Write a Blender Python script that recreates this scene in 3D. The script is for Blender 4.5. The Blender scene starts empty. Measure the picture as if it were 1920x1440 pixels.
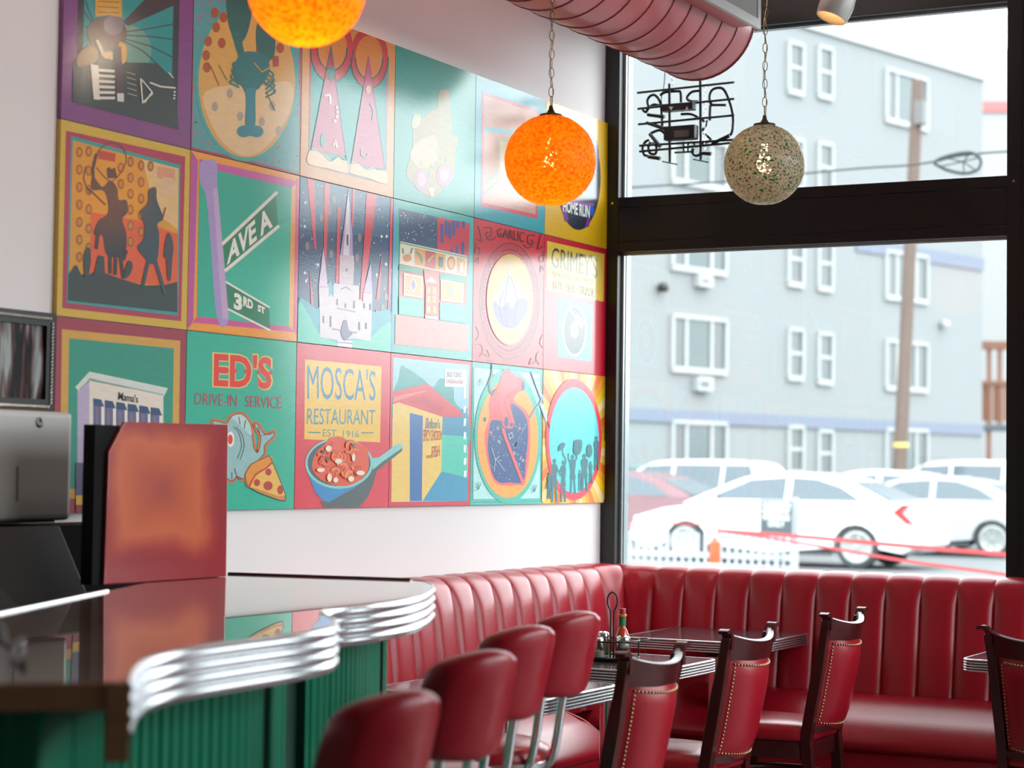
import bpy, bmesh, math, random
from mathutils import Vector, Matrix
random.seed(7)
SC = bpy.context.scene
COL = SC.collection
PI = math.pi

# ------------------------------------------------------------------ camera (calibrated: mural wall x=0, window wall y=0, floor z=0)
FPX = 3772.04
CAM = Vector((4.1344, -8.7145, 1.4613))
_yaw, _pit, _rol = math.radians(28.0326), math.radians(2.4153), math.radians(0.7556)
_f = Vector((-math.sin(_yaw) * math.cos(_pit), math.cos(_yaw) * math.cos(_pit), math.sin(_pit)))
_r0 = Vector((math.cos(_yaw), math.sin(_yaw), 0)); _u0 = _r0.cross(_f)
CR = math.cos(_rol) * _r0 + math.sin(_rol) * _u0
CU = -math.sin(_rol) * _r0 + math.cos(_rol) * _u0
CF = _f
cd = bpy.data.cameras.new('camera'); co = bpy.data.objects.new('camera', cd); COL.objects.link(co)
cd.sensor_width = 36.0; cd.lens = FPX / 1920 * 36.0
co.matrix_world = Matrix(((CR.x, CU.x, -CF.x, CAM.x), (CR.y, CU.y, -CF.y, CAM.y), (CR.z, CU.z, -CF.z, CAM.z), (0, 0, 0, 1)))
cd.dof.use_dof = True; cd.dof.focus_distance = 7.8; cd.dof.aperture_fstop = 2.8
cd.clip_start = 0.05; cd.clip_end = 400
SC.camera = co
# ------------------------------------------------------------------ sky, light, exposure
SKY = 4.4
w = bpy.data.worlds.new('overcast_sky'); SC.world = w; w.use_nodes = True
bg = w.node_tree.nodes['Background']; bg.inputs[0].default_value = (0.93, 0.97, 1.0, 1); bg.inputs[1].default_value = SKY
SC.view_settings.view_transform = 'Standard'; SC.view_settings.look = 'None'
SC.view_settings.gamma = 1.0; SC.view_settings.use_curve_mapping = False
SC.view_settings.exposure = 0.63
SC.cycles.max_bounces = 6; SC.cycles.diffuse_bounces = 3; SC.cycles.glossy_bounces = 3
SC.cycles.transparent_max_bounces = 12; SC.cycles.caustics_reflective = False; SC.cycles.caustics_refractive = False
SC.cycles.sample_clamp_indirect = 6.0
WIN_TOP = 3.536
BAYS = [(0.059, 1.927), (4.04, 5.91)]
def portal(x0, x1, z0, z1):
    l = bpy.data.lights.new('window_portal', 'AREA'); l.shape = 'RECTANGLE'; l.size = x1 - x0; l.size_y = z1 - z0
    l.cycles.is_portal = True
    o = bpy.data.objects.new('window_portal', l); COL.objects.link(o)
    o.location = ((x0 + x1) / 2, 0.09, (z0 + z1) / 2); o.rotation_euler = (-PI / 2, 0, 0)
def side_portal(y0, y1, z0, z1):
    l = bpy.data.lights.new('window_portal', 'AREA'); l.shape = 'RECTANGLE'; l.size = y0 - y1; l.size_y = z1 - z0
    l.cycles.is_portal = True
    o = bpy.data.objects.new('window_portal', l); COL.objects.link(o)
    o.location = (6.46, (y0 + y1) / 2, (z0 + z1) / 2); o.rotation_euler = (PI / 2, 0, PI / 2)
SIDE = [(-0.15, -2.90), (-3.05, -4.45)]
for y0, y1 in SIDE:
    side_portal(y0, y1, 2.769, 4.3); side_portal(y0, y1, 0.80, 2.505)
for a, b in BAYS:
    portal(a, b, 2.769, WIN_TOP); portal(a, b, 0.85, 2.505)

# ------------------------------------------------------------------ photo pixel -> place
def ray(x, y): return CF + CR * ((x - 960) / FPX) + CU * ((720 - y) / FPX)
def onx(x, y, X=0.0):
    d = ray(x, y); return CAM + d * ((X - CAM.x) / d.x)
def ony(x, y, Y=0.0):
    d = ray(x, y); return CAM + d * ((Y - CAM.y) / d.y)
def onz(x, y, Z=0.0):
    d = ray(x, y); return CAM + d * ((Z - CAM.z) / d.z)
def dep(x, y, D): return CAM + ray(x, y) * D

# ------------------------------------------------------------------ helpers
def lin(c):
    if isinstance(c, str):
        c = c.lstrip('#'); c = [int(c[i:i + 2], 16) / 255 for i in (0, 2, 4)]
        c = [v / 12.92 if v <= 0.04045 else ((v + 0.055) / 1.055) ** 2.4 for v in c]
    return (c[0], c[1], c[2], 1.0)
MATS = {}
def nd(t, kind, **kw):
    n = t.nodes.new(kind)
    for k, v in kw.items(): setattr(n, k, v)
    return n
def mat(name, col, rough=0.5, metal=0.0, spec=0.5, coat=0.0, coatr=0.05, coatior=1.5, var=0.0, vscale=20.0, bump=0.0, bscale=60.0, emit=None, estr=0.0, stretch=None):
    if name in MATS: return MATS[name]
    m = bpy.data.materials.new(name); m.use_nodes = True; t = m.node_tree
    b = t.nodes['Principled BSDF']; b.inputs['Base Color'].default_value = lin(col)
    b.inputs['Roughness'].default_value = rough; b.inputs['Metallic'].default_value = metal
    b.inputs['Specular IOR Level'].default_value = spec
    b.inputs['Coat Weight'].default_value = coat; b.inputs['Coat Roughness'].default_value = coatr; b.inputs['Coat IOR'].default_value = coatior
    if emit is not None:
        b.inputs['Emission Color'].default_value = lin(emit); b.inputs['Emission Strength'].default_value = estr
    tc = None
    if var or bump:
        tc = nd(t, 'ShaderNodeTexCoord'); src = tc.outputs['Object']
        if stretch:
            mp = nd(t, 'ShaderNodeMapping'); mp.inputs['Scale'].default_value = stretch; t.links.new(src, mp.inputs[0]); src = mp.outputs[0]
    if var:
        n = nd(t, 'ShaderNodeTexNoise'); n.inputs['Scale'].default_value = vscale; n.inputs['Detail'].default_value = 4; t.links.new(src, n.inputs['Vector'])
        mr = nd(t, 'ShaderNodeMapRange'); mr.inputs['To Min'].default_value = 1 - var; mr.inputs['To Max'].default_value = 1 + var; t.links.new(n.outputs['Fac'], mr.inputs['Value'])
        h = nd(t, 'ShaderNodeHueSaturation'); h.inputs['Color'].default_value = lin(col); t.links.new(mr.outputs[0], h.inputs['Value']); t.links.new(h.outputs[0], b.inputs['Base Color'])
    if bump:
        n2 = nd(t, 'ShaderNodeTexNoise'); n2.inputs['Scale'].default_value = bscale; n2.inputs['Detail'].default_value = 3; t.links.new(src, n2.inputs['Vector'])
        bp = nd(t, 'ShaderNodeBump'); bp.inputs['Strength'].default_value = bump; bp.inputs['Distance'].default_value = 0.004
        t.links.new(n2.outputs['Fac'], bp.inputs['Height']); t.links.new(bp.outputs[0], b.inputs['Normal'])
    MATS[name] = m
    return m

class MB:
    def __init__(s): s.v = []; s.f = []; s.c = []
    def add(s, vs, fs, col=None):
        o = len(s.v); s.v += [tuple(p) for p in vs]; s.f += [[i + o for i in f] for f in fs]
        if col is not None: s.c += [col] * len(fs)
        return s
    def box(s, x0, y0, z0, x1, y1, z1, M=None):
        vs = [Vector(p) for p in ((x0, y0, z0), (x1, y0, z0), (x1, y1, z0), (x0, y1, z0), (x0, y0, z1), (x1, y0, z1), (x1, y1, z1), (x0, y1, z1))]
        if M is not None: vs = [M @ v for v in vs]
        return s.add(vs, [(0, 3, 2, 1), (4, 5, 6, 7), (0, 1, 5, 4), (1, 2, 6, 5), (2, 3, 7, 6), (3, 0, 4, 7)])
    def tube(s, pts, r, seg=8, closed=False, caps=True):
        pts = [Vector(p) for p in pts]; n = len(pts)
        rs = r if isinstance(r, (list, tuple)) else [r] * n
        up = None; rings = []
        for i, p in enumerate(pts):
            a = pts[i - 1] if (i or closed) else p; b = pts[(i + 1) % n] if (i < n - 1 or closed) else p
            d = (b - a).normalized()
            if up is None:
                up = Vector((0, 0, 1)) if abs(d.z) < 0.9 else Vector((1, 0, 0))
            sd = d.cross(up).normalized(); up = sd.cross(d).normalized()
            rings.append([p + (sd * math.cos(2 * PI * k / seg) + up * math.sin(2 * PI * k / seg)) * rs[i] for k in range(seg)])
        vs = [q for R in rings for q in R]; fs = []
        for i in range(n if closed else n - 1):
            j = (i + 1) % n
            for k in range(seg):
                l = (k + 1) % seg; fs.append((i * seg + k, i * seg + l, j * seg + l, j * seg + k))
        if caps and not closed:
            fs.append(tuple(range(seg))[::-1]); fs.append(tuple((n - 1) * seg + k for k in range(seg)))
        return s.add(vs, fs)
    def lathe(s, prof, seg=24, c=(0, 0, 0), M=None):
        vs = []; fs = []; n = len(prof)
        for r, z in prof:
            for k in range(seg):
                p = Vector((r * math.cos(2 * PI * k / seg), r * math.sin(2 * PI * k / seg), z))
                if M is not None: p = M @ p
                vs.append(p + Vector(c))
        for i in range(n - 1):
            for k in range(seg):
                l = (k + 1) % seg; fs.append((i * seg + k, i * seg + l, (i + 1) * seg + l, (i + 1) * seg + k))
        if prof[0][0] > 1e-6: fs.append(tuple(range(seg))[::-1])
        if prof[-1][0] > 1e-6: fs.append(tuple((n - 1) * seg + k for k in range(seg)))
        return s.add(vs, fs)
    def prism(s, poly, z0, z1, M=None):
        n = len(poly); vs = [Vector((p[0], p[1], z0)) for p in poly] + [Vector((p[0], p[1], z1)) for p in poly]
        if M is not None: vs = [M @ v for v in vs]
        return s.add(vs, [tuple(range(n))[::-1], tuple(range(n, 2 * n))] + [(i, (i + 1) % n, n + (i + 1) % n, n + i) for i in range(n)])
    def grid(s, rows, closed=False):
        m = len(rows[0]); vs = [p for r in rows for p in r]; fs = []
        for i in range(len(rows) - 1):
            for k in range(m if closed else m - 1):
                l = (k + 1) % m; fs.append((i * m + k, i * m + l, (i + 1) * m + l, (i + 1) * m + k))
        return s.add(vs, fs)
    def extrude(s, rings, cap=True):
        """closed rings lofted one to the next"""
        s.grid(rings, closed=True); m = len(rings[0]); n = len(s.v)
        if cap:
            s.f.append([n - len(rings) * m + k for k in range(m)][::-1]); s.f.append([n - m + k for k in range(m)])
        return s

def part(root, name, mb, m, smooth=None, bevel=0.0, world=False, label=None, seg=2):
    me = bpy.data.meshes.new(name)
    off = Vector(root.location) if (root is not None and world) else Vector((0, 0, 0))
    me.from_pydata([Vector(p) - off for p in mb.v], [], mb.f); me.update()
    bm = bmesh.new(); bm.from_mesh(me)
    if bevel:
        es = [e for e in bm.edges if len(e.link_faces) == 2 and e.calc_face_angle(0) > 0.6]
        bmesh.ops.bevel(bm, geom=es, offset=bevel, offset_type='OFFSET', segments=seg, profile=0.6, affect='EDGES', clamp_overlap=True)
    if not mb.c: bmesh.ops.recalc_face_normals(bm, faces=bm.faces)
    bm.to_mesh(me); bm.free()
    if mb.c:
        at = me.color_attributes.new('paint', 'FLOAT_COLOR', 'CORNER'); i = 0; buf = []
        for p in me.polygons: buf += list(mb.c[p.index]) * p.loop_total
        at.data.foreach_set('color', buf)
    if smooth is not None:
        me.shade_smooth(); me.set_sharp_from_angle(angle=math.radians(smooth))
    if m is not None: me.materials.append(m)
    o = bpy.data.objects.new(name, me); COL.objects.link(o)
    if root is not None: o.parent = root
    if label: o['label'] = label
    return o
def tag(o, label, cat, group=None):
    o['label'] = label; o['category'] = cat
    if group: o['group'] = group
    return o
def thing(name, label, cat, loc=(0, 0, 0), rz=0.0, group=None):
    o = bpy.data.objects.new(name, None); COL.objects.link(o); o.location = loc; o.rotation_euler = (0, 0, rz)
    o.empty_display_size = 0.1
    return tag(o, label, cat, group)
def struct(o): o['kind'] = 'structure'; return o
def sroot(name, loc=(0, 0, 0)):
    o = bpy.data.objects.new(name, None); COL.objects.link(o); o.location = loc; o['kind'] = 'structure'; return o
def copy_tree(o, parent=None):
    c = o.copy(); COL.objects.link(c); c.parent = parent
    for ch in list(o.children): copy_tree(ch, c)
    return c
def dup(o, loc, rz, label):
    c = copy_tree(o); c.location = loc; c.rotation_euler = (0, 0, rz); c['label'] = label; return c
def catmull(pts, n=6, closed=False):
    P = [Vector(p) for p in pts]; out = []; N = len(P)
    for i in range(N if closed else N - 1):
        if closed: a, b, c, d = P[i - 1], P[i], P[(i + 1) % N], P[(i + 2) % N]
        else: a, b, c, d = P[max(i - 1, 0)], P[i], P[i + 1], P[min(i + 2, N - 1)]
        for k in range(n):
            t = k / n
            out.append(0.5 * ((2 * b) + (c - a) * t + (2 * a - 5 * b + 4 * c - d) * t * t + (3 * b - a - 3 * c + d) * t ** 3))
    if not closed: out.append(P[-1])
    return out
def rrect(x0, y0, x1, y1, r, n=4):
    out = []
    for cx, cy, a in ((x1 - r, y1 - r, 0), (x0 + r, y1 - r, 90), (x0 + r, y0 + r, 180), (x1 - r, y0 + r, 270)):
        for k in range(n + 1):
            t = math.radians(a + 90 * k / n); out.append((cx + r * math.cos(t), cy + r * math.sin(t)))
    return out

# ------------------------------------------------------------------ materials
VINYL = mat('red_vinyl', (0.36, 0.007, 0.019), 0.29, spec=0.5, var=0.06, vscale=6, bump=0.12, bscale=180)
WALLP = mat('wall_paint', (0.86, 0.81, 0.81), 0.55, var=0.015, vscale=3, bump=0.05, bscale=90)
FRAME = mat('bronze_frame', (0.010, 0.008, 0.008), 0.32, spec=0.4, var=0.1, vscale=4)
WOOD = mat('mahogany', (0.062, 0.0075, 0.0085), 0.30, spec=0.38, coat=0.15, coatr=0.15, var=0.25, vscale=9, stretch=(6, 6, 1))
CHROME = mat('chrome', (0.80, 0.82, 0.85), 0.12, metal=1.0)
BRUSHED = mat('fluted_aluminium', (0.78, 0.80, 0.84), 0.24, metal=1.0)
GREEN = mat('green_paint', (0.0006, 0.19, 0.10), 0.34, spec=0.22, coat=0.0, coatr=0.15, var=0.05, vscale=3)
BLACK = mat('black_metal', (0.006, 0.006, 0.007), 0.4)
BRASS = mat('antique_brass', (0.46, 0.33, 0.16), 0.35, metal=1.0)
WHITEP = mat('white_plastic', (0.72, 0.71, 0.68), 0.4)
RUBBER = mat('tyre_rubber', (0.03, 0.035, 0.037), 0.8)

def glass_mat(name, tint=(1, 1, 1), refl=1.0, ior=1.35):
    m = bpy.data.materials.new(name); m.use_nodes = True; t = m.node_tree; t.nodes.clear()
    out = nd(t, 'ShaderNodeOutputMaterial'); mx = nd(t, 'ShaderNodeMixShader'); tr = nd(t, 'ShaderNodeBsdfTransparent'); gl = nd(t, 'ShaderNodeBsdfGlossy'); fr = nd(t, 'ShaderNodeFresnel')
    fr.inputs[0].default_value = 1.35; gl.inputs['Roughness'].default_value = 0.0; tr.inputs[0].default_value = (*tint, 1)
    gl.inputs[0].default_value = (refl, refl, refl, 1)
    ge = nd(t, 'ShaderNodeNewGeometry'); mr = nd(t, 'ShaderNodeMapRange'); mr.inputs['To Min'].default_value = ior; mr.inputs['To Max'].default_value = 1 / ior   # same reflectance entering and leaving a thin pane
    t.links.new(ge.outputs['Backfacing'], mr.inputs['Value']); t.links.new(mr.outputs[0], fr.inputs[0])
    t.links.new(fr.outputs[0], mx.inputs[0]); t.links.new(tr.outputs[0], mx.inputs[1]); t.links.new(gl.outputs[0], mx.inputs[2]); t.links.new(mx.outputs[0], out.inputs[0])
    return m
PANE = glass_mat('window_glass', (0.96, 0.985, 0.98))
JAR = glass_mat('jar_glass', (0.86, 0.87, 0.86), 1.0, 1.5)

def paint_mat():
    m = bpy.data.materials.new('varnished_paint'); m.use_nodes = True; t = m.node_tree; b = t.nodes['Principled BSDF']
    at = nd(t, 'ShaderNodeAttribute'); at.attribute_name = 'paint'
    tc = nd(t, 'ShaderNodeTexCoord'); mp = nd(t, 'ShaderNodeMapping'); mp.inputs['Scale'].default_value = (1, 7, 34)
    n = nd(t, 'ShaderNodeTexNoise'); n.inputs['Scale'].default_value = 2.2; n.inputs['Detail'].default_value = 5
    t.links.new(tc.outputs['Object'], mp.inputs[0]); t.links.new(mp.outputs[0], n.inputs['Vector'])
    mr = nd(t, 'ShaderNodeMapRange'); mr.inputs['To Min'].default_value = 0.94; mr.inputs['To Max'].default_value = 1.20; t.links.new(n.outputs['Fac'], mr.inputs['Value'])
    h = nd(t, 'ShaderNodeHueSaturation'); h.inputs['Saturation'].default_value = 1.06; t.links.new(at.outputs['Color'], h.inputs['Color']); t.links.new(mr.outputs[0], h.inputs['Value']); t.links.new(h.outputs[0], b.inputs['Base Color'])
    b.inputs['Roughness'].default_value = 0.45; b.inputs['Coat Weight'].default_value = 1.0; b.inputs['Coat Roughness'].default_value = 0.075; b.inputs['Coat IOR'].default_value = 1.5
    bp = nd(t, 'ShaderNodeBump'); bp.inputs['Strength'].default_value = 0.11; bp.inputs['Distance'].default_value = 0.002
    n2 = nd(t, 'ShaderNodeTexNoise'); n2.inputs['Scale'].default_value = 9; n2.inputs['Detail'].default_value = 4; t.links.new(mp.outputs[0], n2.inputs['Vector'])
    t.links.new(n2.outputs['Fac'], bp.inputs['Height']); t.links.new(bp.outputs[0], b.inputs['Coat Normal']); t.links.new(bp.outputs[0], b.inputs['Normal'])
    return m
PAINT = paint_mat()

FILL_STRIP = 16.0

# ================================================================== the room
RX, RY, RZ = 6.4, -12.0, 4.7
FLOORM = mat('floor_vinyl', (0.22, 0.19, 0.18), 0.35, var=0.2, vscale=2)
CEILM = mat('ceiling_paint', (0.82, 0.78, 0.77), 0.8)
BACKM = mat('back_wall_paint', (0.66, 0.60, 0.58), 0.7)
struct(part(None, 'floor', MB().box(-0.2, RY, -0.08, RX, 0.0, 0.0), FLOORM))
struct(part(None, 'ceiling', MB().box(-0.2, RY, RZ, RX, 0.0, RZ + 0.08), CEILM))
struct(part(None, 'wall_left', MB().box(-0.2, RY, 0.0, -0.018, 0.0, RZ), WALLP))
struct(part(None, 'wall_back', MB().box(-0.2, RY - 0.1, 0.0, RX + 0.1, RY, RZ), BACKM))
struct(part(None, 'wall_right', MB().box(RX, RY, 0.0, RX + 0.1, 0.0, 0.80), BACKM))
struct(part(None, 'wall_front', MB().box(-0.2, 0.0, 0.0, RX + 0.1, 0.14, 0.80), BACKM))
STOP = mat('glazing_stop', (0.42, 0.50, 0.52), 0.25, metal=0.6)
xs = [-0.2] + [v for b in BAYS for v in b] + [RX + 0.1]
struct(part(None, 'trim_1', MB().box(1.927, 0.0, 0.80, 4.04 - 0.0615, 0.14, RZ).box(1.9885, -0.004, 0.80, 1.9925, 0.0, RZ), FRAME))
for i, (a, b) in enumerate(BAYS):
    wr = sroot('window_%d' % (i + 1), (a, 0.0, 0.80))
    l = a - (0.079 if i == 0 else 0.0615); r = b + 0.0615
    part(wr, 'mullion', MB().box(l, 0.0, 0.80, a, 0.14, RZ), FRAME, world=True, bevel=0.003)
    if i: part(wr, 'mullion', MB().box(b, 0.0, 0.80, r, 0.14, RZ), FRAME, world=True, bevel=0.003)
    part(wr, 'header', MB().box(a, 0.0, WIN_TOP, b, 0.14, RZ), FRAME, world=True, bevel=0.003)
    part(wr, 'sill', MB().box(a, 0.0, 0.80, b, 0.14, 0.86), FRAME, world=True, bevel=0.003)
    # transom in three boards with fine reveals between them
    part(wr, 'transom_bar', MB().box(a, 0.0, 2.505, b, 0.14, 2.552), FRAME, world=True, bevel=0.002)
    part(wr, 'transom_bar', MB().box(a, 0.004, 2.555, b, 0.136, 2.716), FRAME, world=True, bevel=0.002)
    part(wr, 'transom_bar', MB().box(a, 0.0, 2.719, b, 0.14, 2.769), FRAME, world=True, bevel=0.002)
    for z0, z1 in ((0.86, 2.505), (2.769, WIN_TOP)):
        p = part(wr, 'pane', MB().box(a, 0.066, z0, b, 0.072, z1), PANE, world=True)
        part(wr, 'glazing_stop', MB().box(a, 0.050, z0, a + 0.012, 0.064, z1), STOP, world=True)
        part(wr, 'glazing_stop', MB().box(a + 0.012, 0.052, z1 - 0.012, b, 0.064, z1), STOP, world=True)
        part(wr, 'glazing_stop', MB().box(a, 0.074, z0, a + 0.014, 0.12, z1), STOP, world=True)
    for xx in (a - 0.03, b + 0.03):
        part(wr, 'screw', MB().lathe([(0.0001, 0), (0.005, 0.001), (0.005, 0.003)], 10, (xx, 0.0, 2.742), Matrix.Rotation(PI / 2, 4, 'X')), CHROME, world=True)

# side glazing added on the room's right, outside the view, for more daylight
struct(part(None, 'trim_2', MB().box(RX, RY, 0.80, RX + 0.1, -4.60, RZ), BACKM))
for i, (y0, y1) in enumerate(SIDE):
    wr = sroot('window_%d' % (i + 5), (RX, y0, 0.80))
    part(wr, 'mullion', MB().box(RX, y1 - 0.15, 0.80, RX + 0.1, y1, RZ), FRAME, world=True, bevel=0.003)
    part(wr, 'header', MB().box(RX, y1, 4.3, RX + 0.1, y0, RZ), FRAME, world=True, bevel=0.003)
    part(wr, 'transom_bar', MB().box(RX, y1, 2.505, RX + 0.1, y0, 2.769), FRAME, world=True, bevel=0.003)
    for z0, z1 in ((0.80, 2.505), (2.769, 4.3)): part(wr, 'pane', MB().box(RX + 0.04, y1, z0, RX + 0.046, y0, z1), PANE, world=True)

# ================================================================== ceiling duct
DX, DZ, DR = 0.70, 3.452, 0.262
DUCTM = mat('pink_duct_paint', (0.70, 0.15, 0.165), 0.33, spec=0.4, coat=0.15, coatr=0.12, var=0.08, vscale=2, bump=0.1, bscale=8)
RIBM = mat('dark_red_seam', (0.22, 0.02, 0.03), 0.4)
du = thing('ventilation_duct', 'pink painted round ventilation duct with dark red seams and white grille', 'duct', (DX, -0.55, DZ - DR))
ys = [-0.55 - 0.165 * k for k in range(14)] + [-11.9]
for k in range(len(ys) - 1):
    sec = MB(); rows = []
    for y, rr in ((ys[k], DR), (ys[k] - 0.012, DR + 0.001), (ys[k + 1] + 0.012, DR + 0.001), (ys[k + 1], DR)):
        rows.append([Vector((DX + rr * math.cos(2 * PI * j / 48), y, DZ + rr * math.sin(2 * PI * j / 48))) for j in range(48)])
    sec.grid(rows, closed=True)
    part(du, 'duct_section', sec, DUCTM, smooth=40, world=True)
    ring = [Vector((DX + (DR + 0.001) * math.cos(2 * PI * j / 48), ys[k], DZ + (DR + 0.001) * math.sin(2 * PI * j / 48))) for j in range(48)]
    part(du, 'seam_ring', MB().tube(ring, 0.006 if k == 0 else 0.0035, 6, closed=True), RIBM, smooth=60, world=True)
part(du, 'end_cap', MB().lathe([(0.0001, 0), (DR - 0.004, 0)], 48, (DX, -0.553, DZ), Matrix.Rotation(PI / 2, 4, 'X')), DUCTM, world=True)
# register collar on its room side, with the white grille
gx = onx(1424, 50, 1.06); gz0 = gx.z; gy = gx.y
part(du, 'register_collar', MB().box(DX + 0.1, gy - 1.35, gz0 + 0.004, 1.045, gy - 0.004, gz0 + 0.26), DUCTM, world=True, bevel=0.004)
gr = part(du, 'grille_frame', MB().box(1.045, gy - 1.37, gz0 - 0.01, 1.062, gy + 0.012, gz0 + 0.03).box(1.045, gy - 1.37, gz0 + 0.24, 1.062, gy + 0.012, gz0 + 0.275).box(1.045, gy - 0.022, gz0 + 0.03, 1.062, gy + 0.012, gz0 + 0.24).box(1.045, gy - 1.37, gz0 + 0.03, 1.062, gy - 1.335, gz0 + 0.24), WHITEP, world=True)
part(du, 'grille_backing', MB().box(1.044, gy - 1.34, gz0 + 0.02, 1.048, gy - 0.015, gz0 + 0.25), BLACK, world=True)
sl = MB().box(-0.006, -0.0022, 0, 0.006, 0.0022, 0.215)
s0 = None
for k in range(62):
    if s0 is None: s0 = o = part(du, 'slat', sl, WHITEP)
    else:
        o = s0.copy(); COL.objects.link(o); o.parent = du
    o.location = (1.054 - DX, gy - 0.035 - k * 0.021 + 0.55, gz0 + 0.028 - (DZ - DR)); o.rotation_euler = (0, 0, 0.5)

# ================================================================== track spotlights over the tables
SPOTM = mat('spot_enamel', (0.62, 0.58, 0.54), 0.3)
SBULB = mat('spot_bulb', (1, 0.9, 0.75), 0.4, emit=(1, 0.56, 0.20), estr=4.5)
def spotlight(sp, label, Ms, watts, aim):
    so = thing('ceiling_spotlight', label, 'spotlight', sp, 0, 'white track spotlights')
    part(so, 'lamp_head', MB().lathe([(0.046, 0.01), (0.047, -0.055), (0.05, -0.06), (0.052, -0.055), (0.055, -0.03), (0.056, 0.0), (0.05, 0.04), (0.034, 0.075), (0.028, 0.10), (0.0001, 0.105)], 28, (0, 0, 0), Ms), SPOTM, smooth=50)
    part(so, 'bulb', MB().lathe([(0.0001, -0.02), (0.03, -0.016), (0.044, 0.0), (0.044, 0.01)], 20, (0, 0, 0), Ms), SBULB)
    part(so, 'stem', MB().tube([Ms @ Vector((0, 0, 0.1)), (0.02, 0.0, 0.18), (0.02, 0, RZ - sp[2])], 0.011, 8), SPOTM, smooth=50)
    l = bpy.data.lights.new('spot_beam', 'SPOT'); l.energy = watts; l.color = (1, 0.80, 0.62); l.spot_size = math.radians(95); l.spot_blend = 0.8; l.shadow_soft_size = 0.04
    lo = bpy.data.objects.new('spot_beam', l); COL.objects.link(lo); lo.parent = so; lo.location = Ms @ Vector((0, 0, -0.065)); lo.rotation_euler = Ms.to_euler()
    return so
def tilt(a, b): return Matrix.Rotation(math.radians(a), 4, 'Y') @ Matrix.Rotation(math.radians(b), 4, 'X')
spotlight(dep(1571, 4, 6.6), 'white bell shaped ceiling spotlight near the top of the window', tilt(18, -14), 14, None)
spotlight((2.067, -1.265, 3.42), 'white ceiling spotlight turned to the mural above the tables', Vector((-0.64, -0.74, -0.2)).to_track_quat('-Z', 'Y').to_matrix().to_4x4(), 3.0, None)
spotlight((2.30, -3.90, 3.42), 'unseen ceiling spotlight added to light the mural above the stools', tilt(50, 10), 14, None)  # unseen spotlight, added to brighten the mural wall
spotlight((2.60, -6.60, 3.45), 'unseen ceiling spotlight added to light the near end of the counter', tilt(35, -10), 10, None)  # another unseen spotlight, added as fill over the near counter

sl_ = thing('fill_strip', 'unseen strip light added above the duct to brighten the wall top', 'light', (0.30, -2.6, RZ - 0.05))  # unseen fill light, added to brighten the wall above the mural
part(sl_, 'housing', MB().box(-0.05, -1.9, 0.0, 0.05, 1.9, 0.05), WHITEP)
part(sl_, 'diffuser', MB().box(-0.04, -1.88, -0.012, 0.04, 1.88, 0.0), mat('fill_strip_diffuser', (0.9, 0.85, 0.82), 0.5, emit=(1, 0.86, 0.80), estr=FILL_STRIP), bevel=0.004)

# ================================================================== neon sign seen from behind
NY = -0.12
def np_(x, y, dy=0.0): return ony(x, y, NY + dy)
ne = thing('neon_sign', 'unlit neon sign seen from behind hanging in upper window from the duct end', 'neon sign', np_(1285, 300))
for a, b in (((1195, 174), (1377, 154)), ((1196, 204), (1377, 185)), ((1197, 233), (1377, 216)), ((1199, 273), (1377, 262)), ((1199, 284), (1370, 268))):
    part(ne, 'support_bar', MB().tube([np_(*a), np_(*b)], 0.0058, 8), BLACK, world=True)
for a, b in (((1255, 157), (1256, 304)), ((1313, 150), (1314, 300))):
    part(ne, 'upright_bar', MB().tube([np_(a[0], a[1], -0.012), np_(b[0], b[1], -0.012)], 0.0065, 8), BLACK, world=True)
    e = np_(b[0], b[1], -0.012)
    part(ne, 'foot_bar', MB().tube([e + Vector((-0.035, -0.01, 0.004)), e + Vector((0.035, 0.01, -0.012))], 0.003, 6), BLACK, world=True)
def nbox(x0, y0, x1, y1, d=0.05):
    a = np_(x0, y1, -0.02); b = np_(x1, y0, -0.02)
    return MB().box(a.x, a.y - d, a.z, b.x, a.y, b.z)
part(ne, 'transformer', nbox(1247, 194, 1306, 212), BLACK, world=True, bevel=0.003)
tb = part(ne, 'transformer', nbox(1252, 236, 1310, 266), BLACK, world=True, bevel=0.003)
a = np_(1264, 258, -0.072); b = np_(1292, 243, -0.072)
part(ne, 'rating_plate', MB().box(a.x, a.y - 0.002, a.z, b.x, a.y, b.z), mat('rating_plate', (0.10, 0.09, 0.09), 0.5), world=True)
for tri in (((1254, 200), (1262, 200), (1258, 207)), ((1284, 207), (1291, 207), (1288, 199))):
    v = [np_(*p, -0.0725) for p in tri]
    part(ne, 'transformer_slot', MB().add(v + [q + Vector((0, 0.001, 0)) for q in v], [(0, 1, 2), (3, 5, 4), (0, 3, 4, 1), (1, 4, 5, 2), (2, 5, 3, 0)]), WHITEP, world=True)
TUBEM = mat('dark_neon_tube', (0.02, 0.025, 0.03), 0.25); TUBEG = mat('green_neon_tube', (0.02, 0.12, 0.05), 0.25)
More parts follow.
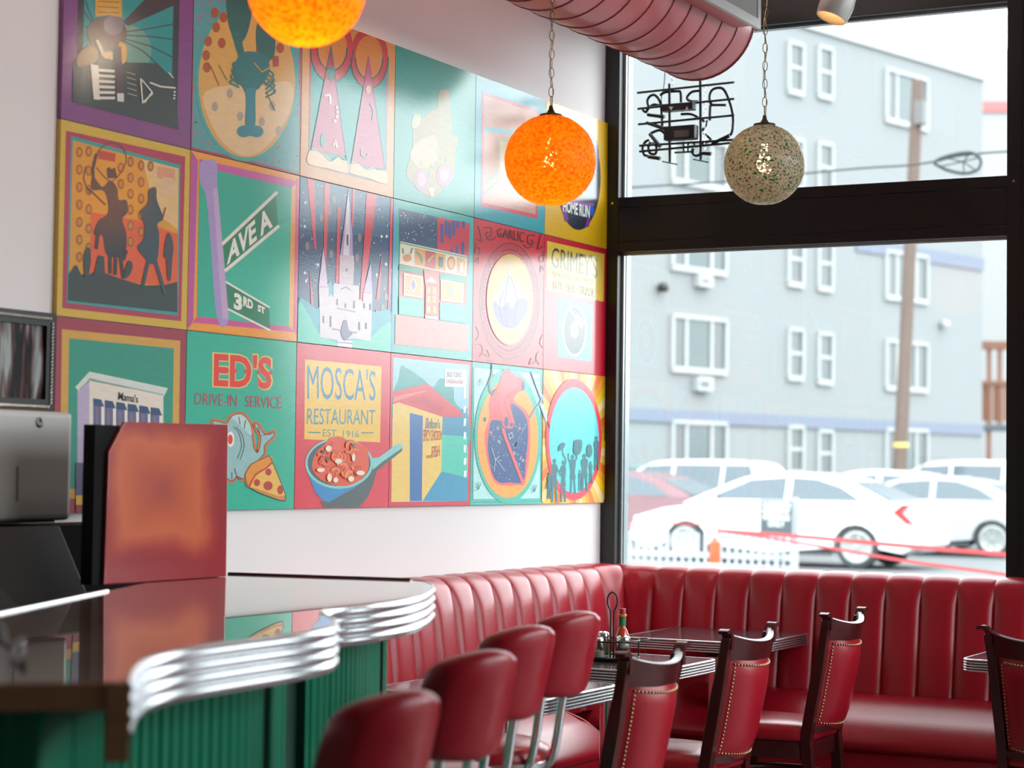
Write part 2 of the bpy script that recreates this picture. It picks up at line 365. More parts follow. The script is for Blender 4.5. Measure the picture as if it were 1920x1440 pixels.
curves = [[(1217, 203), (1214, 190), (1218, 181), (1226, 178), (1234, 184), (1239, 196), (1241, 215), (1243, 240), (1251, 243)],
          [(1238, 179), (1247, 173), (1270, 171), (1276, 173), (1277, 192)],
          [(1312, 170), (1298, 172), (1290, 179), (1289, 186), (1297, 190), (1310, 190)],
          [(1334, 195), (1331, 190), (1331, 178), (1335, 169), (1344, 165), (1356, 167), (1366, 185), (1374, 215), (1374, 240), (1370, 252), (1362, 256)],
          [(1362, 197), (1335, 197), (1332, 200), (1331, 226)],
          [(1205, 206), (1211, 210), (1216, 203), (1226, 196), (1238, 198)],
          [(1218, 262), (1210, 266), (1205, 277), (1208, 290), (1215, 292)], [(1220, 266), (1216, 276), (1219, 287), (1229, 288), (1231, 276), (1226, 269), (1220, 270)],
          [(1300, 278), (1298, 286), (1305, 292), (1316, 288)], [(1320, 250), (1333, 262), (1325, 266), (1312, 270)],
          [(1220, 250), (1236, 244), (1246, 250)], [(1277, 214), (1296, 214), (1312, 222), (1324, 230)], [(1325, 225), (1322, 238), (1314, 246)]]
for c in curves: part(ne, 'neon_tube', MB().tube(catmull([np_(x, y, 0.018) for x, y in c], 5), 0.0068, 7), TUBEM, smooth=60, world=True)
for c in ([(1265, 286), (1285, 285), (1302, 284)], [(1275, 270), (1281, 268), (1282, 283)], [(1290, 283), (1291, 268), (1299, 267), (1306, 276)]):
    part(ne, 'neon_tube', MB().tube(catmull([np_(x, y, 0.018) for x, y in c], 5), 0.005, 7), TUBEG, smooth=60, world=True)
for a, b in (((1214, 215), (1246, 219)), ((1218, 251), (1238, 275)), ((1335, 269), (1368, 254)), ((1215, 294), (1238, 297)), ((1312, 287), (1334, 288)), ((1212, 230), (1250, 242))):
    part(ne, 'electrode_boot', MB().tube([np_(*a, 0.0), np_(*b, 0.0)], [0.008, 0.010], 8), BLACK, world=True)
hc = thing('hanging_chain', 'thin silver chain holding left side of neon sign', 'chain', np_(1261, 160)); top1 = np_(1259, 128)
def fine_chain(root, a, b, n):
    m = MB(); d = (b - a) / n
    for k in range(n):
        c = a + d * (k + 0.5); L = d.length * 0.68; ww = 0.0045
        pts = []
        for j in range(10):
            t = 2 * PI * j / 10; sx = math.cos(t) * ww; sz = math.sin(t) * L
            pts.append(c + (Vector((sx, 0, sz)) if k % 2 else Vector((0, sx, sz))))
        m.tube(pts, 0.0011, 4, closed=True)
    o = part(root, 'chain_links', m, CHROME, world=True); o['kind'] = 'stuff'; return o
fine_chain(hc, np_(1261, 160), Vector((np_(1257, 70).x, NY, RZ)), 60)
hc2 = thing('hanging_chain', 'thin silver chain running down right side of neon sign', 'chain', np_(1322, 280))
fine_chain(hc2, np_(1322, 282), Vector((np_(1313, 70).x, NY, RZ)), 90)
tag(part(None, 'power_cord', MB().tube(catmull([Vector((np_(1247, 70).x, NY + 0.02, RZ)), np_(1247, 70, 0.02), np_(1247, 128, 0.02), np_(1245, 160, 0.02), np_(1240, 185, 0.02), np_(1243, 200, 0.0), np_(1250, 204, -0.03)], 5), 0.0022, 6), BLACK, smooth=60), 'thin black power cord hanging beside neon sign', 'cord')

# ================================================================== pendant globe lamps
def shell_mat(name, kind):
    m = bpy.data.materials.new(name); m.use_nodes = True; t = m.node_tree; t.nodes.clear()
    out = nd(t, 'ShaderNodeOutputMaterial'); tc = nd(t, 'ShaderNodeTexCoord')
    df = nd(t, 'ShaderNodeBsdfPrincipled'); tl = nd(t, 'ShaderNodeBsdfTranslucent'); tr = nd(t, 'ShaderNodeBsdfTransparent')
    m1 = nd(t, 'ShaderNodeMixShader'); m2 = nd(t, 'ShaderNodeMixShader')
    n = nd(t, 'ShaderNodeTexNoise'); n.inputs['Scale'].default_value = 52 if kind == 'orange' else 95; n.inputs['Detail'].default_value = 3; t.links.new(tc.outputs['Object'], n.inputs['Vector'])
    cr = nd(t, 'ShaderNodeValToRGB'); t.links.new(n.outputs['Fac'], cr.inputs[0])
    hole = nd(t, 'ShaderNodeMapRange'); t.links.new(n.outputs['Fac'], hole.inputs['Value'])
    if kind == 'orange':
        cr.color_ramp.elements[0].position = 0.35; n.inputs['Scale'].default_value = 85; cr.color_ramp.elements[0].color = (0.58, 0.105, 0.002, 1); cr.color_ramp.elements[1].position = 0.65; cr.color_ramp.elements[1].color = (0.86, 0.29, 0.004, 1)
        hole.inputs['From Min'].default_value = 0.60; hole.inputs['From Max'].default_value = 0.70; hole.inputs['To Max'].default_value = 0.35
        tlf = 0.78
    else:
        v = nd(t, 'ShaderNodeTexNoise'); v.inputs['Scale'].default_value = 88; v.inputs['Detail'].default_value = 1.5; t.links.new(tc.outputs['Object'], v.inputs['Vector'])
        cr2 = nd(t, 'ShaderNodeValToRGB'); t.links.new(v.outputs['Fac'], cr2.inputs[0]); e = cr2.color_ramp.elements
        e[0].position = 0.40; e[0].color = (0.005, 0.09, 0.03, 1); e[1].position = 0.43; e[1].color = (0.38, 0.36, 0.33, 1)
        el = cr2.color_ramp.elements.new(0.62); el.color = (0.29, 0.265, 0.235, 1); el = cr2.color_ramp.elements.new(0.66); el.color = (0.07, 0.06, 0.05, 1)
        cr = cr2
        hole.inputs['From Min'].default_value = 0.56; hole.inputs['From Max'].default_value = 0.66; hole.inputs['To Max'].default_value = 0.5
        tlf = 0.42
    df.inputs['Roughness'].default_value = 0.35
    bp = nd(t, 'ShaderNodeBump'); bp.inputs['Strength'].default_value = 0.9 if kind == 'orange' else 0.25; bp.inputs['Distance'].default_value = 0.004; t.links.new(n.outputs['Fac'], bp.inputs['Height'])
    for s in (df, tl): t.links.new(bp.outputs[0], s.inputs['Normal'])
    t.links.new(cr.outputs[0], df.inputs['Base Color']); t.links.new(cr.outputs[0], tl.inputs[0])
    m1.inputs[0].default_value = tlf; t.links.new(df.outputs[0], m1.inputs[1]); t.links.new(tl.outputs[0], m1.inputs[2])
    t.links.new(hole.outputs[0], m2.inputs[0]); t.links.new(m1.outputs[0], m2.inputs[1]); t.links.new(tr.outputs[0], m2.inputs[2]); t.links.new(m2.outputs[0], out.inputs[0])
    return m
ORSH = shell_mat('spun_orange_acrylic', 'orange'); SPSH = shell_mat('speckled_acrylic', 'speckle')
CHAINM = mat('aged_chain', (0.30, 0.20, 0.11), 0.35, metal=1.0)
link = MB()
for st in (0,):
    pts = []
    for j in range(14):
        t_ = 2 * PI * j / 14; pts.append((math.cos(t_) * 0.0085, 0, math.sin(t_) * 0.0185))
    link.tube(pts, 0.0015, 5, closed=True)
LINKS = {}
def pendant(c, R, shell, label, watts, col, rough_sil):
    t = thing('pendant_lamp', label, 'lamp', c, 0, 'globe pendant lamps on chains')
    bm = bmesh.new(); bmesh.ops.create_icosphere(bm, subdivisions=6 if rough_sil else 5, radius=R)
    rnd = random.Random(3)
    for v in bm.verts:
        k = 1 + (rnd.uniform(-0.010, 0.016) if rough_sil else 0)
        if v.co.z < -R * 0.965: v.co.z = -R * 0.965
        v.co *= k
    me = bpy.data.meshes.new('globe'); bm.to_mesh(me); bm.free(); me.shade_smooth(); me.materials.append(shell)
    g = bpy.data.objects.new('globe', me); COL.objects.link(g); g.parent = t
    part(t, 'cap', MB().lathe([(0.042, R - 0.008), (0.04, R + 0.002), (0.016, R + 0.008), (0.009, R + 0.02), (0.006, R + 0.034), (0.0001, R + 0.035)], 20), mat('lamp_cap', (0.08, 0.05, 0.03), 0.4, metal=0.7), smooth=50)
    part(t, 'bulb', MB().lathe([(0.0001, -0.035), (0.018, -0.03), (0.028, -0.012), (0.028, 0.008), (0.018, 0.03), (0.012, 0.05), (0.012, 0.075), (0.0001, 0.076)], 16), mat('warm_bulb', (1, 0.8, 0.5), 0.4, emit=(1.0, 0.70, 0.34), estr=14.0), smooth=60)
    part(t, 'rod', MB().tube([(0, 0, 0.07), (0, 0, R)], 0.006, 6), CHAINM)
    l = bpy.data.lights.new('bulb_light', 'POINT'); l.energy = watts; l.color = col; l.shadow_soft_size = 0.035
    lo = bpy.data.objects.new('bulb_light', l); COL.objects.link(lo); lo.parent = t; lo.location = (0, 0, -0.075)
    z = R + 0.05; k = 0
    while c[2] + z < RZ:
        if 'l' not in LINKS: LINKS['l'] = o = part(t, 'chain_link', link, CHAINM, smooth=60)
        else: o = LINKS['l'].copy(); COL.objects.link(o); o.parent = t
        o.location = (0, 0, z); o.rotation_euler = (0, 0, (0.35 if k % 2 else 1.75)); z += 0.033; k += 1
    part(t, 'wire', MB().tube([(0.004, 0, R + 0.03)] + [(0.006 * math.sin(q), 0.006 * math.cos(q), R + 0.05 + q * 0.03) for q in range(1, int((RZ - c[2] - R - 0.05) / 0.03))], 0.0016, 5), CHAINM)
    return t
pendant(dep(1032, 301, 7.0), 0.158, ORSH, 'rough orange globe pendant lamp hanging before the mural', 0.5, (1, 0.70, 0.34), True)
pendant(dep(1433, 309, 7.3), 0.1465, SPSH, 'green speckled clear globe pendant lamp hanging before the window', 0.02, (1, 0.72, 0.42), False)
pendant(dep(575, -24, 5.0), 0.147, ORSH, 'orange globe pendant lamp hung highest, before the lobster painting', 0.85, (1, 0.70, 0.34), True)

# ================================================================== mural of painted panels
PW = 0.6554
ROWZ = [3.133, 2.5224, 1.9124, 1.3048]
CROPS = {'A': (100, 0, 4.0), 'B': (560, 50, 3.310), 'C': (100, 220, 3.6), 'D': (550, 330, 4.235), 'E': (880, 400, 4.8), 'F': (100, 590, 3.891), 'G': (545, 640, 4.5), 'H': (875, 670, 4.9667)}
FONTC = {}
def glyphs(s, bold=0.0, shear=0.0):
    k = (s, bold, shear)
    if k in FONTC: return FONTC[k]
    cu = bpy.data.curves.new('lettering', 'FONT'); cu.body = s; cu.offset = bold; cu.shear = shear; cu.resolution_u = 3
    ob = bpy.data.objects.new('lettering', cu); me = bpy.data.meshes.new_from_object(ob)
    vs = [v.co.copy() for v in me.vertices]; fs = [tuple(p.vertices) for p in me.polygons]
    bpy.data.objects.remove(ob); bpy.data.curves.remove(cu); bpy.data.meshes.remove(me)
    x0 = min(v.x for v in vs); x1 = max(v.x for v in vs); y0 = min(v.y for v in vs); y1 = max(v.y for v in vs)
    FONTC[k] = ([((v.x - x0) / (x1 - x0), (v.y - y0) / (y1 - y0)) for v in vs], fs)
    return FONTC[k]
class Panel:
    """one board; paint is laid on it in coloured shapes, a hair's breadth apart"""
    def __init__(s, c, r, base, crop, label, edge=None):
        s.c, s.r = c, r; s.y0 = -(6 - c) * PW + 0.0016; s.y1 = -(5 - c) * PW - 0.0016; s.z1 = ROWZ[r] - 0.0016; s.z0 = ROWZ[r + 1] + 0.0016
        s.ox, s.oy, s.k = CROPS[crop]; s.layer = 0; s.rnd = random.Random(c * 10 + r)
        s.o = MB().box(-0.018, s.y0, s.z0, 0.0, s.y1, s.z1); s.o.c = [lin(base)] * 6
        s.root = thing('painted_panel', label, 'painting', (0, s.y0, s.z0), 0, 'painted mural panels in a grid')
        part(s.root, 'board', s.o, PAINT, world=True)
        s.cur = None; s.name = None
    def on(s, name): s.flush(); s.cur = MB(); s.name = name; return s
    def flush(s):
        if s.cur is not None and s.cur.f: part(s.root, s.name, s.cur, PAINT, world=True)
        s.cur = None
    def px(s, x, y, free=False):
        p = onx(s.ox + x / s.k, s.oy + y / s.k, 0.0)
        if free: return p.y, p.z
        return min(max(p.y, s.y0), s.y1), min(max(p.z, s.z0), s.z1)
    def X(s): return 0.00025 + s.layer * 0.00007
    def raw(s, yz, faces, col):
        x = s.X(); ff = []
        for f in faces:      # every face looks into the room
            ar = sum(yz[f[i - 1]][0] * yz[f[i]][1] - yz[f[i]][0] * yz[f[i - 1]][1] for i in range(len(f)))
            if abs(ar) > 1e-10: ff.append(tuple(f) if ar > 0 else tuple(f)[::-1])
        s.cur.add([(x, a, b) for a, b in yz], ff, lin(col)); s.layer += 1
    def poly(s, pts, col, free=False): s.raw([s.px(*p, free) for p in pts], [tuple(range(len(pts)))[::-1]], col); return s
    def curve(s, pts, col, n=5): return s.poly([tuple(p) for p in catmull([(x, y, 0) for x, y in pts], n, True)] and [(p.x, p.y) for p in catmull([(x, y, 0) for x, y in pts], n, True)], col)
    def rect(s, u0, v0, u1, v1, col):
        a, b = s.y0 + (s.y1 - s.y0) * u0, s.y0 + (s.y1 - s.y0) * u1; c, d = s.z0 + (s.z1 - s.z0) * v0, s.z0 + (s.z1 - s.z0) * v1
        s.raw([(a, c), (b, c), (b, d), (a, d)], [(0, 1, 2, 3)], col); return s
    def ell(s, cx, cy, rx, ry, col, n=36): return s.poly([(cx + rx * math.cos(2 * PI * k / n), cy + ry * math.sin(2 * PI * k / n)) for k in range(n)], col)
    def dots(s, pts, rx, ry, col, n=8):
        vs, fs = [], []
        for (cx, cy) in pts:
            o = len(vs); vs += [s.px(cx + rx * math.cos(2 * PI * k / n), cy + ry * math.sin(2 * PI * k / n)) for k in range(n)]; fs.append(tuple(range(o, o + n))[::-1])
        s.raw(vs, fs, col); return s
    def line(s, pts, wd, col, closed=False, smooth=0, free=False):
        if smooth: pts = [(p.x, p.y) for p in catmull([(x, y, 0) for x, y in pts], smooth, closed)]
        P = [Vector(q) for q in pts]; P = [q for i, q in enumerate(P) if i == 0 or (q - P[i - 1]).length > 1e-4]; n = len(P); vs = []; fs = []
        for i, q in enumerate(P):       # one mitred ribbon
            a = P[i - 1] if (i or closed) else q; b = P[(i + 1) % n] if (i < n - 1 or closed) else q
            d1 = (q - a).normalized() if (q - a).length > 1e-6 else (b - q).normalized(); d2 = (b - q).normalized() if (b - q).length > 1e-6 else d1
            d = d1 + d2
            d = d.normalized() if d.length > 0.2 else d1
            k = 1 / max(0.55, math.sqrt(max(0.0, (1 + d1.dot(d2)) / 2))); w_ = Vector((-d.y, d.x)) * wd / 2 * k
            e = d * wd * 0.15 * (1 if (i == n - 1) else -1 if i == 0 else 0) * (0 if closed else 1)
            vs += [s.px(*(q - w_ + e), free), s.px(*(q + w_ + e), free)]
        for i in range(n if closed else n - 1):
            j = (i + 1) % n; fs.append((2 * i, 2 * j, 2 * j + 1, 2 * i + 1))
        s.raw(vs, fs, col); return s
    def ring(s, cx, cy, rx, ry, wd, col, n=40, a0=0, a1=2 * PI): return s.line([(cx + rx * math.cos(a0 + (a1 - a0) * k / n), cy + ry * math.sin(a0 + (a1 - a0) * k / n)) for k in range(n + 1)], wd, col)
    def text(s, body, bl, br, tr, tl, col, bold=0.0, shear=0.0):
        g, fs = glyphs(body, bold, shear); q = [Vector(s.px(*p)) for p in (bl, br, tr, tl)]; vs = []
        for u, v in g: vs.append(tuple((q[0] * (1 - u) + q[1] * u) * (1 - v) + (q[3] * (1 - u) + q[2] * u) * v))
        s.raw(vs, fs, col); return s
    def stars(s, n, x0, y0, x1, y1, r=3, cols=('#e8f0f8', '#7fa8d8', '#d8c8a0')):
        for c in cols: s.dots([(s.rnd.uniform(x0, x1), s.rnd.uniform(y0, y1)) for _ in range(n)], r, r * 1.3, c, 6)
        return s

# --- row 1
p = Panel(0, 0, '#7f3f7c', 'A', 'painting of accordion player in purple border, top left corner')
p.on('background').rect(.10, .13, .885, .95, '#25232a').rect(.145, .13, .835, .93, '#1d8d8c')
p.ell(560, 380, 175, 190, '#6f9c8a').poly([(520, 165), (700, -20), (860, -200), (920, -150), (905, 40), (560, 195)], '#33282a')
for e in ((910, 180), (905, 296), (905, 435), (820, 520)): p.line([(530, 240 + (e[1] - 180) * 0.2), ((530 + e[0]) / 2, (240 + e[1]) / 2 + 5), e], 9, '#26343a')
for e in ((200, 40), (195, 180), (240, 10)): p.line([(330, 240), e], 8, '#26343a')
p.on('figure').poly([(145, 470), (210, 370), (320, 330), (560, 470), (700, 470), (780, 480), (905, 600), (940, 972), (140, 765)], '#2c3937')
p.ell(400, 250, 150, 130, '#51382c').ell(450, 190, 75, 75, '#75666c').curve([(180, 420), (260, 340), (330, 380), (310, 470), (190, 500)], '#86683c')
p.poly([(310, -120), (510, -120), (512, 132), (420, 112), (312, 122)], '#d29a2c')
for y in (10, 50, 90): p.line([(330, y), (490, y + 8)], 6, '#6a4a20')
p.line([(325, 300), (370, 410), (440, 440)], 22, '#d8c9a8').curve([(360, 400), (430, 390), (440, 430), (390, 440)], '#d9b98a').curve([(490, 320), (545, 350), (540, 460), (490, 470)], '#e0b060')
p.poly([(455, 350), (505, 350), (530, 740), (470, 740)], '#4a3a44')
p.on('accordion').poly([(275, 480), (335, 490), (345, 750), (300, 745)], '#e4dccb')
for k in range(6): p.line([(335, 525 + 42 * k), (455, 535 + 40 * k)], 20, '#e4dccb')
p.poly([(475, 700), (525, 700), (525, 765), (475, 760)], '#d8d2c4')
for k in range(5): p.line([(545 + 2 * k, 540 + 40 * k), (610 + 3 * k, 560 + 40 * k)], 7, '#a9a698')
p.line([(650, 590), (665, 770), (740, 700)], 12, '#dcd6c6').line([(660, 600), (735, 690), (680, 770)], 10, '#dcd6c6').line([(720, 620), (800, 650), (910, 660)], 12, '#dcd6c6').line([(860, 545), (895, 585)], 8, '#dcd6c6')
p.dots([(905, 690), (903, 715), (901, 738)], 9, 7, '#dcd6c6').flush()

p = Panel(1, 0, '#55989a', 'A', 'painting of blue green lobster lying on a round pizza')
p.on('background')
rd = random.Random(5); fl = [(rd.uniform(1045, 1860), rd.uniform(-60, 1290)) for _ in range(260)]
p.dots(fl, 10, 7, '#c0627c', 6).line([(1042, -300), (1032, 1110), (1855, 1305), (1862, -200)], 16, '#a83a52')
p.on('pizza').ell(1450, 610, 385, 600, '#45a09c', 44).ell(1450, 610, 362, 572, '#d7a45a', 44)
p.curve([(1130, 700), (1300, 640), (1500, 650), (1780, 620), (1760, 860), (1600, 1100), (1430, 1170), (1260, 1060), (1150, 850)], '#e2bf8e')
p.dots([(1210, 95), (1275, 130), (1220, 205), (1160, 310), (1262, 322), (1150, 505), (1145, 415), (1700, 360), (1350, 120)], 30, 40, '#a9532c', 12)
p.dots([(1322, 700), (1400, 872), (1562, 912), (1640, 792), (1210, 800), (1690, 980)], 24, 36, '#ab9a88', 12).poly([(1640, 420), (1690, 420), (1690, 500), (1645, 500)], '#a8453a').poly([(1520, 330), (1575, 370), (1560, 420), (1520, 400)], '#b0452f')
p.on('lobster').curve([(1310, -80), (1420, -120), (1490, 20), (1460, 230), (1400, 320), (1330, 240), (1300, 90)], '#1d5f58').curve([(1530, 170), (1600, 130), (1660, 280), (1650, 430), (1570, 450), (1520, 330)], '#1d5f58')
p.poly([(1330, 240), (1400, 250), (1440, 430), (1390, 440)], '#1f655f').poly([(1570, 400), (1640, 400), (1600, 520), (1540, 500)], '#1f655f')
p.curve([(1390, 420), (1470, 385), (1590, 420), (1620, 540), (1545, 660), (1515, 700), (1510, 950), (1440, 950), (1438, 700), (1345, 560)], '#236e6e')
p.poly([(1440, 660), (1515, 660), (1512, 950), (1446, 950)], '#2f7f8a').ell(1428, 985, 52, 44, '#2f7f8a').ell(1522, 985, 52, 44, '#2f7f8a').ell(1475, 975, 40, 45, '#2f7f8a')
for k in range(4):
    p.line([(1400, 470 + 40 * k), (1345 - 8 * k, 480 + 45 * k), (1390, 590 + 22 * k)], 13, '#236e6e', smooth=4)
    p.line([(1560, 500 + 35 * k), (1650 + 4 * k, 560 + 40 * k), (1590, 640 + 30 * k)], 13, '#236e6e', smooth=4)
p.line([(1500, 470), (1560, 540), (1630, 500)], 9, '#d99a50').line([(1180, 500), (1240, 640)], 5, '#7a5a34').line([(1240, 490), (1300, 600)], 5, '#7a5a34').line([(1600, 700), (1660, 830)], 5, '#7a5a34').flush()

p = Panel(2, 0, '#d99a58', 'B', 'painting of two long pizza slices under red arched curtains')
p.on('background').poly([(72, 40), (560, 190), (545, 980), (58, 852)], '#18a096').line([(75, 110), (66, 850)], 8, '#c0405a').line([(545, 200), (545, 975)], 8, '#b07aa0').line([(60, 855), (545, 978)], 5, '#b0708a')
p.dots([(430, 95), (485, 108), (535, 125)], 11, 15, '#7a4a2a', 10)
p.on('curtains')
p.ell(205, 140, 132, 205, '#c94747').ell(207, 130, 92, 142, '#d88a44').ell(438, 190, 116, 195, '#c94747').ell(436, 190, 85, 135, '#d88a44')
p.ring(207, 130, 92, 142, 8, '#24505c', 30, 0, PI).ring(436, 190, 85, 135, 8, '#24505c', 30, 0, PI).ring(205, 140, 132, 205, 7, '#24505c', 30, 0, PI).ring(438, 190, 116, 195, 7, '#24505c', 30, 0, PI)
p.on('pizza_slices').poly([(200, 118), (292, 800), (72, 768)], '#c05878').poly([(432, 175), (536, 885), (322, 852)], '#c0587a').poly([(200, 118), (228, 330), (165, 330)], '#b03a50')
p.curve([(62, 775), (100, 755), (140, 775), (170, 800), (200, 832), (240, 808), (270, 830), (302, 835), (312, 908), (180, 880), (58, 850)], '#ecc79c').curve([(318, 850), (350, 840), (385, 858), (420, 882), (455, 872), (490, 890), (538, 890), (545, 975), (430, 940), (312, 905)], '#ecc79c')
p.line([(200, 120), (292, 800), (312, 905), (325, 852), (432, 178), (535, 885)], 5, '#2b6a76').line([(200, 120), (75, 768)], 5, '#2b6a76').line([(75, 768), (110, 765), (150, 790), (195, 835), (245, 808), (295, 830)], 7, '#3f8f90', smooth=4).line([(325, 850), (370, 848), (420, 885), (480, 880), (535, 895)], 7, '#3f8f90', smooth=4)
p.curve([(175, 260), (215, 255), (225, 290), (205, 340), (180, 310)], '#1f7a66').ell(149, 706, 17, 44, '#2f9a88', 14).line([(160, 430), (190, 425), (195, 480)], 14, '#e8dcd4', smooth=3).line([(215, 740), (225, 710), (235, 750)], 12, '#e8dcd4', smooth=3).dots([(235, 500), (238, 530), (235, 560), (222, 585)], 11, 13, '#e0c8cc').line([(385, 760), (390, 800), (420, 810), (425, 790)], 9, '#5fa09c', smooth=3).line([(440, 480), (460, 520), (455, 580)], 8, '#5fa09c', smooth=3).ell(430, 390, 16, 26, '#dcc0a8').flush()

p = Panel(3, 0, '#0f9a8c', 'B', 'pale figure riding a round wheeled pastry painted on teal')
p.on('figure').curve([(868, 410), (900, 392), (935, 405), (940, 520), (950, 660), (860, 665), (862, 520)], '#9a935f').curve([(715, 610), (780, 555), (862, 510), (880, 660), (982, 680), (970, 800), (962, 930), (900, 1000), (822, 1062), (740, 1000), (668, 915), (705, 760)], '#a08e58')
p.curve([(700, 620), (720, 540), (760, 560), (740, 620)], '#b8b890').curve([(690, 790), (760, 700), (850, 680), (860, 820), (760, 880)], '#cfa884').ell(762, 950, 46, 72, '#b07f92').ell(902, 925, 46, 74, '#b07f92').ell(762, 950, 26, 42, '#c9a0a8').ell(902, 925, 26, 42, '#c9a0a8')
p.dots([(760, 850), (860, 770), (815, 910), (920, 830), (830, 860)], 9, 16, '#9aa888').poly([(800, 1000), (845, 1000), (825, 1062)], '#e0d8a0').flush()

p = Panel(4, 0, '#149aa8', 'B', 'washed out pink and cream poster painted on teal')
p.on('picture').poly([(1140, 405), (1492, 520), (1482, 1192), (1130, 1112)], '#cf4455').poly([(1152, 430), (1482, 535), (1470, 1165), (1142, 1092)], '#c98f78')
p.poly([(1150, 620), (1480, 660), (1480, 690), (1150, 650)], '#4fa8b8').poly([(1235, 690), (1400, 710), (1400, 1030), (1235, 1030)], '#b8a888').poly([(1250, 710), (1385, 725), (1385, 930), (1250, 930)], '#e0c8a0').poly([(1240, 940), (1390, 950), (1390, 1000), (1240, 1000)], '#c98a8a')
p.line([(1150, 980), (1235, 900)], 8, '#4fa8b8').line([(1150, 1040), (1235, 960)], 8, '#4fa8b8').flush()

p = Panel(5, 0, '#dfae34', 'B', 'yellow painting with dark starry circle lettered HOME RUN')
p.on('circle').ell(1737, 935, 137, 327, '#171c33', 44).ell(1745, 800, 118, 190, '#23438a', 36).stars(16, 1640, 620, 1850, 960, 4)
p.poly([(1625, 1090), (1665, 1160), (1675, 1200), (1650, 1210)], '#7a3a90').poly([(1790, 1190), (1812, 1190), (1800, 1240), (1775, 1250)], '#7a3a90').poly([(1640, 1070), (1840, 1100), (1820, 1120), (1640, 1095)], '#8a3f98').ell(1819, 1143, 15, 34, '#1c58b8')
p.on('lettering').text('HOME RUN', (1640, 1148), (1805, 1190), (1806, 1112), (1640, 1075), '#eef0ec', 0.03).flush()

# --- row 2
p = Panel(0, 1, '#d3ae45', 'C', 'painting of black rider silhouettes with lasso against gold dots')
p.on('background').poly([(85, 90), (890, 265), (862, 1376), (60, 1287)], '#ab3650').poly([(120, 126), (857, 322), (842, 1340), (90, 1250)], '#2a9694').poly([(132, 155), (846, 345), (836, 1316), (102, 1236)], '#d9962f')
p.poly([(600, 285), (846, 345), (840, 760), (690, 640)], '#e2bb84').poly([(300, 220), (420, 245), (415, 300), (300, 280)], '#b8452c').poly([(250, 640), (600, 700), (840, 790), (838, 1140), (250, 1100)], '#e06440').poly([(700, 330), (820, 350), (820, 430), (700, 410)], '#d99a7a').poly([(735, 400), (815, 415), (812, 540), (735, 520)], '#dcb890')
md = [(175, 235 + 118 * k) for k in range(7)] + [(238, 230 + 130 * k) for k in range(6)] + [(455, 340 + 110 * k) for k in range(2)] + [(520, 300 + 108 * k) for k in range(6)] + [(592, 325 + 112 * k) for k in range(5)] + [(655, 330)]
p.dots(md, 22, 36, '#9a5a24', 14).dots(md, 13, 22, '#c98438', 12)
p.on('silhouettes').poly([(102, 1062), (140, 1000), (160, 1000), (185, 1060), (240, 1060), (300, 1032), (430, 1082), (560, 1122), (600, 1135), (750, 1132), (836, 1110), (836, 1316), (98, 1236)], '#20302f')
D1 = '#1f2426'
p.curve([(255, 425), (275, 405), (330, 470), (385, 425), (430, 480), (440, 555), (492, 560), (500, 640), (465, 690), (492, 790), (475, 930), (360, 930), (330, 800), (270, 790), (300, 700), (368, 640), (345, 500), (262, 490)], D1, 4)
p.poly([(360, 345), (380, 335), (390, 350), (415, 340), (432, 410), (365, 412)], D1).line([(272, 470), (265, 350), (288, 250)], 20, D1).line([(225, 470), (350, 590)], 10, D1).line([(290, 250), (330, 200), (400, 170), (470, 210), (490, 290), (450, 380), (380, 430), (290, 340)], 6, '#4a4038', smooth=5).line([(220, 330), (205, 420), (250, 520)], 7, '#4a4038', smooth=4)
for a, b in (((380, 920), (382, 1052)), ((420, 925), (415, 1060)), ((450, 925), (470, 1085)), ((300, 780), (288, 885)), ((490, 900), (470, 960))): p.line([a, b], 24, D1)
p.curve([(640, 500), (660, 475), (692, 480), (697, 560), (740, 680), (700, 720), (712, 800), (700, 960), (655, 990), (615, 950), (565, 880), (605, 820), (612, 730), (585, 640), (635, 575)], '#27404a', 4).line([(640, 960), (600, 1140)], 24, '#27404a').line([(680, 950), (752, 1192)], 24, '#27404a').line([(735, 680), (755, 610)], 9, '#8a3a34').line([(690, 570), (735, 680)], 12, '#27404a')
p.curve([(762, 795), (788, 790), (808, 870), (800, 960), (790, 1090), (768, 1090), (760, 960), (742, 930)], '#3a3a44', 3).curve([(220, 885), (243, 882), (250, 960), (235, 1070), (208, 1070), (202, 940)], '#26343a', 3).curve([(500, 970), (530, 985), (525, 1040), (490, 1085), (475, 1060)], '#26343a', 3).poly([(300, 930), (340, 940), (345, 1060), (270, 1060)], '#26343a').flush()

p = Panel(1, 1, '#eea045', 'C', 'painting of crossed green street signs AVE A and 3RD ST')
p.on('border').poly([(930, 215), (975, 290), (945, 1365), (905, 1425)], '#b8549a').poly([(985, 282), (1650, 432), (1608, 476), (985, 345)], '#c85aa0').poly([(1640, 430), (1672, 395), (1655, 1470), (1622, 1440)], '#d85a8c').poly([(905, 1415), (972, 1345), (1592, 1415), (1622, 1445), (1600, 1465)], '#cf5596').poly([(905, 1440), (940, 1385), (1625, 1450), (1660, 1500), (905, 1500)], '#f0a040')
p.poly([(985, 332), (1606, 476), (1590, 1412), (970, 1342)], '#22ad92').poly([(1100, 900), (1600, 700), (1590, 1412), (1100, 1360)], '#3bb89c')
p.on('sign_post').curve([(985, 315), (1050, 282), (1102, 310), (1106, 460), (1150, 950), (1182, 1362), (1105, 1360), (1060, 850), (1030, 540), (990, 440)], '#ab96c8', 4).poly([(1075, 480), (1106, 470), (1182, 1362), (1140, 1362)], '#c4a8cc')
p.on('street_signs').poly([(1145, 862), (1500, 520), (1516, 740), (1160, 1028)], '#0a7d55').line([(1140, 855), (1508, 506)], 22, '#efe9dc').line([(1158, 1036), (1520, 734)], 22, '#efe9dc')
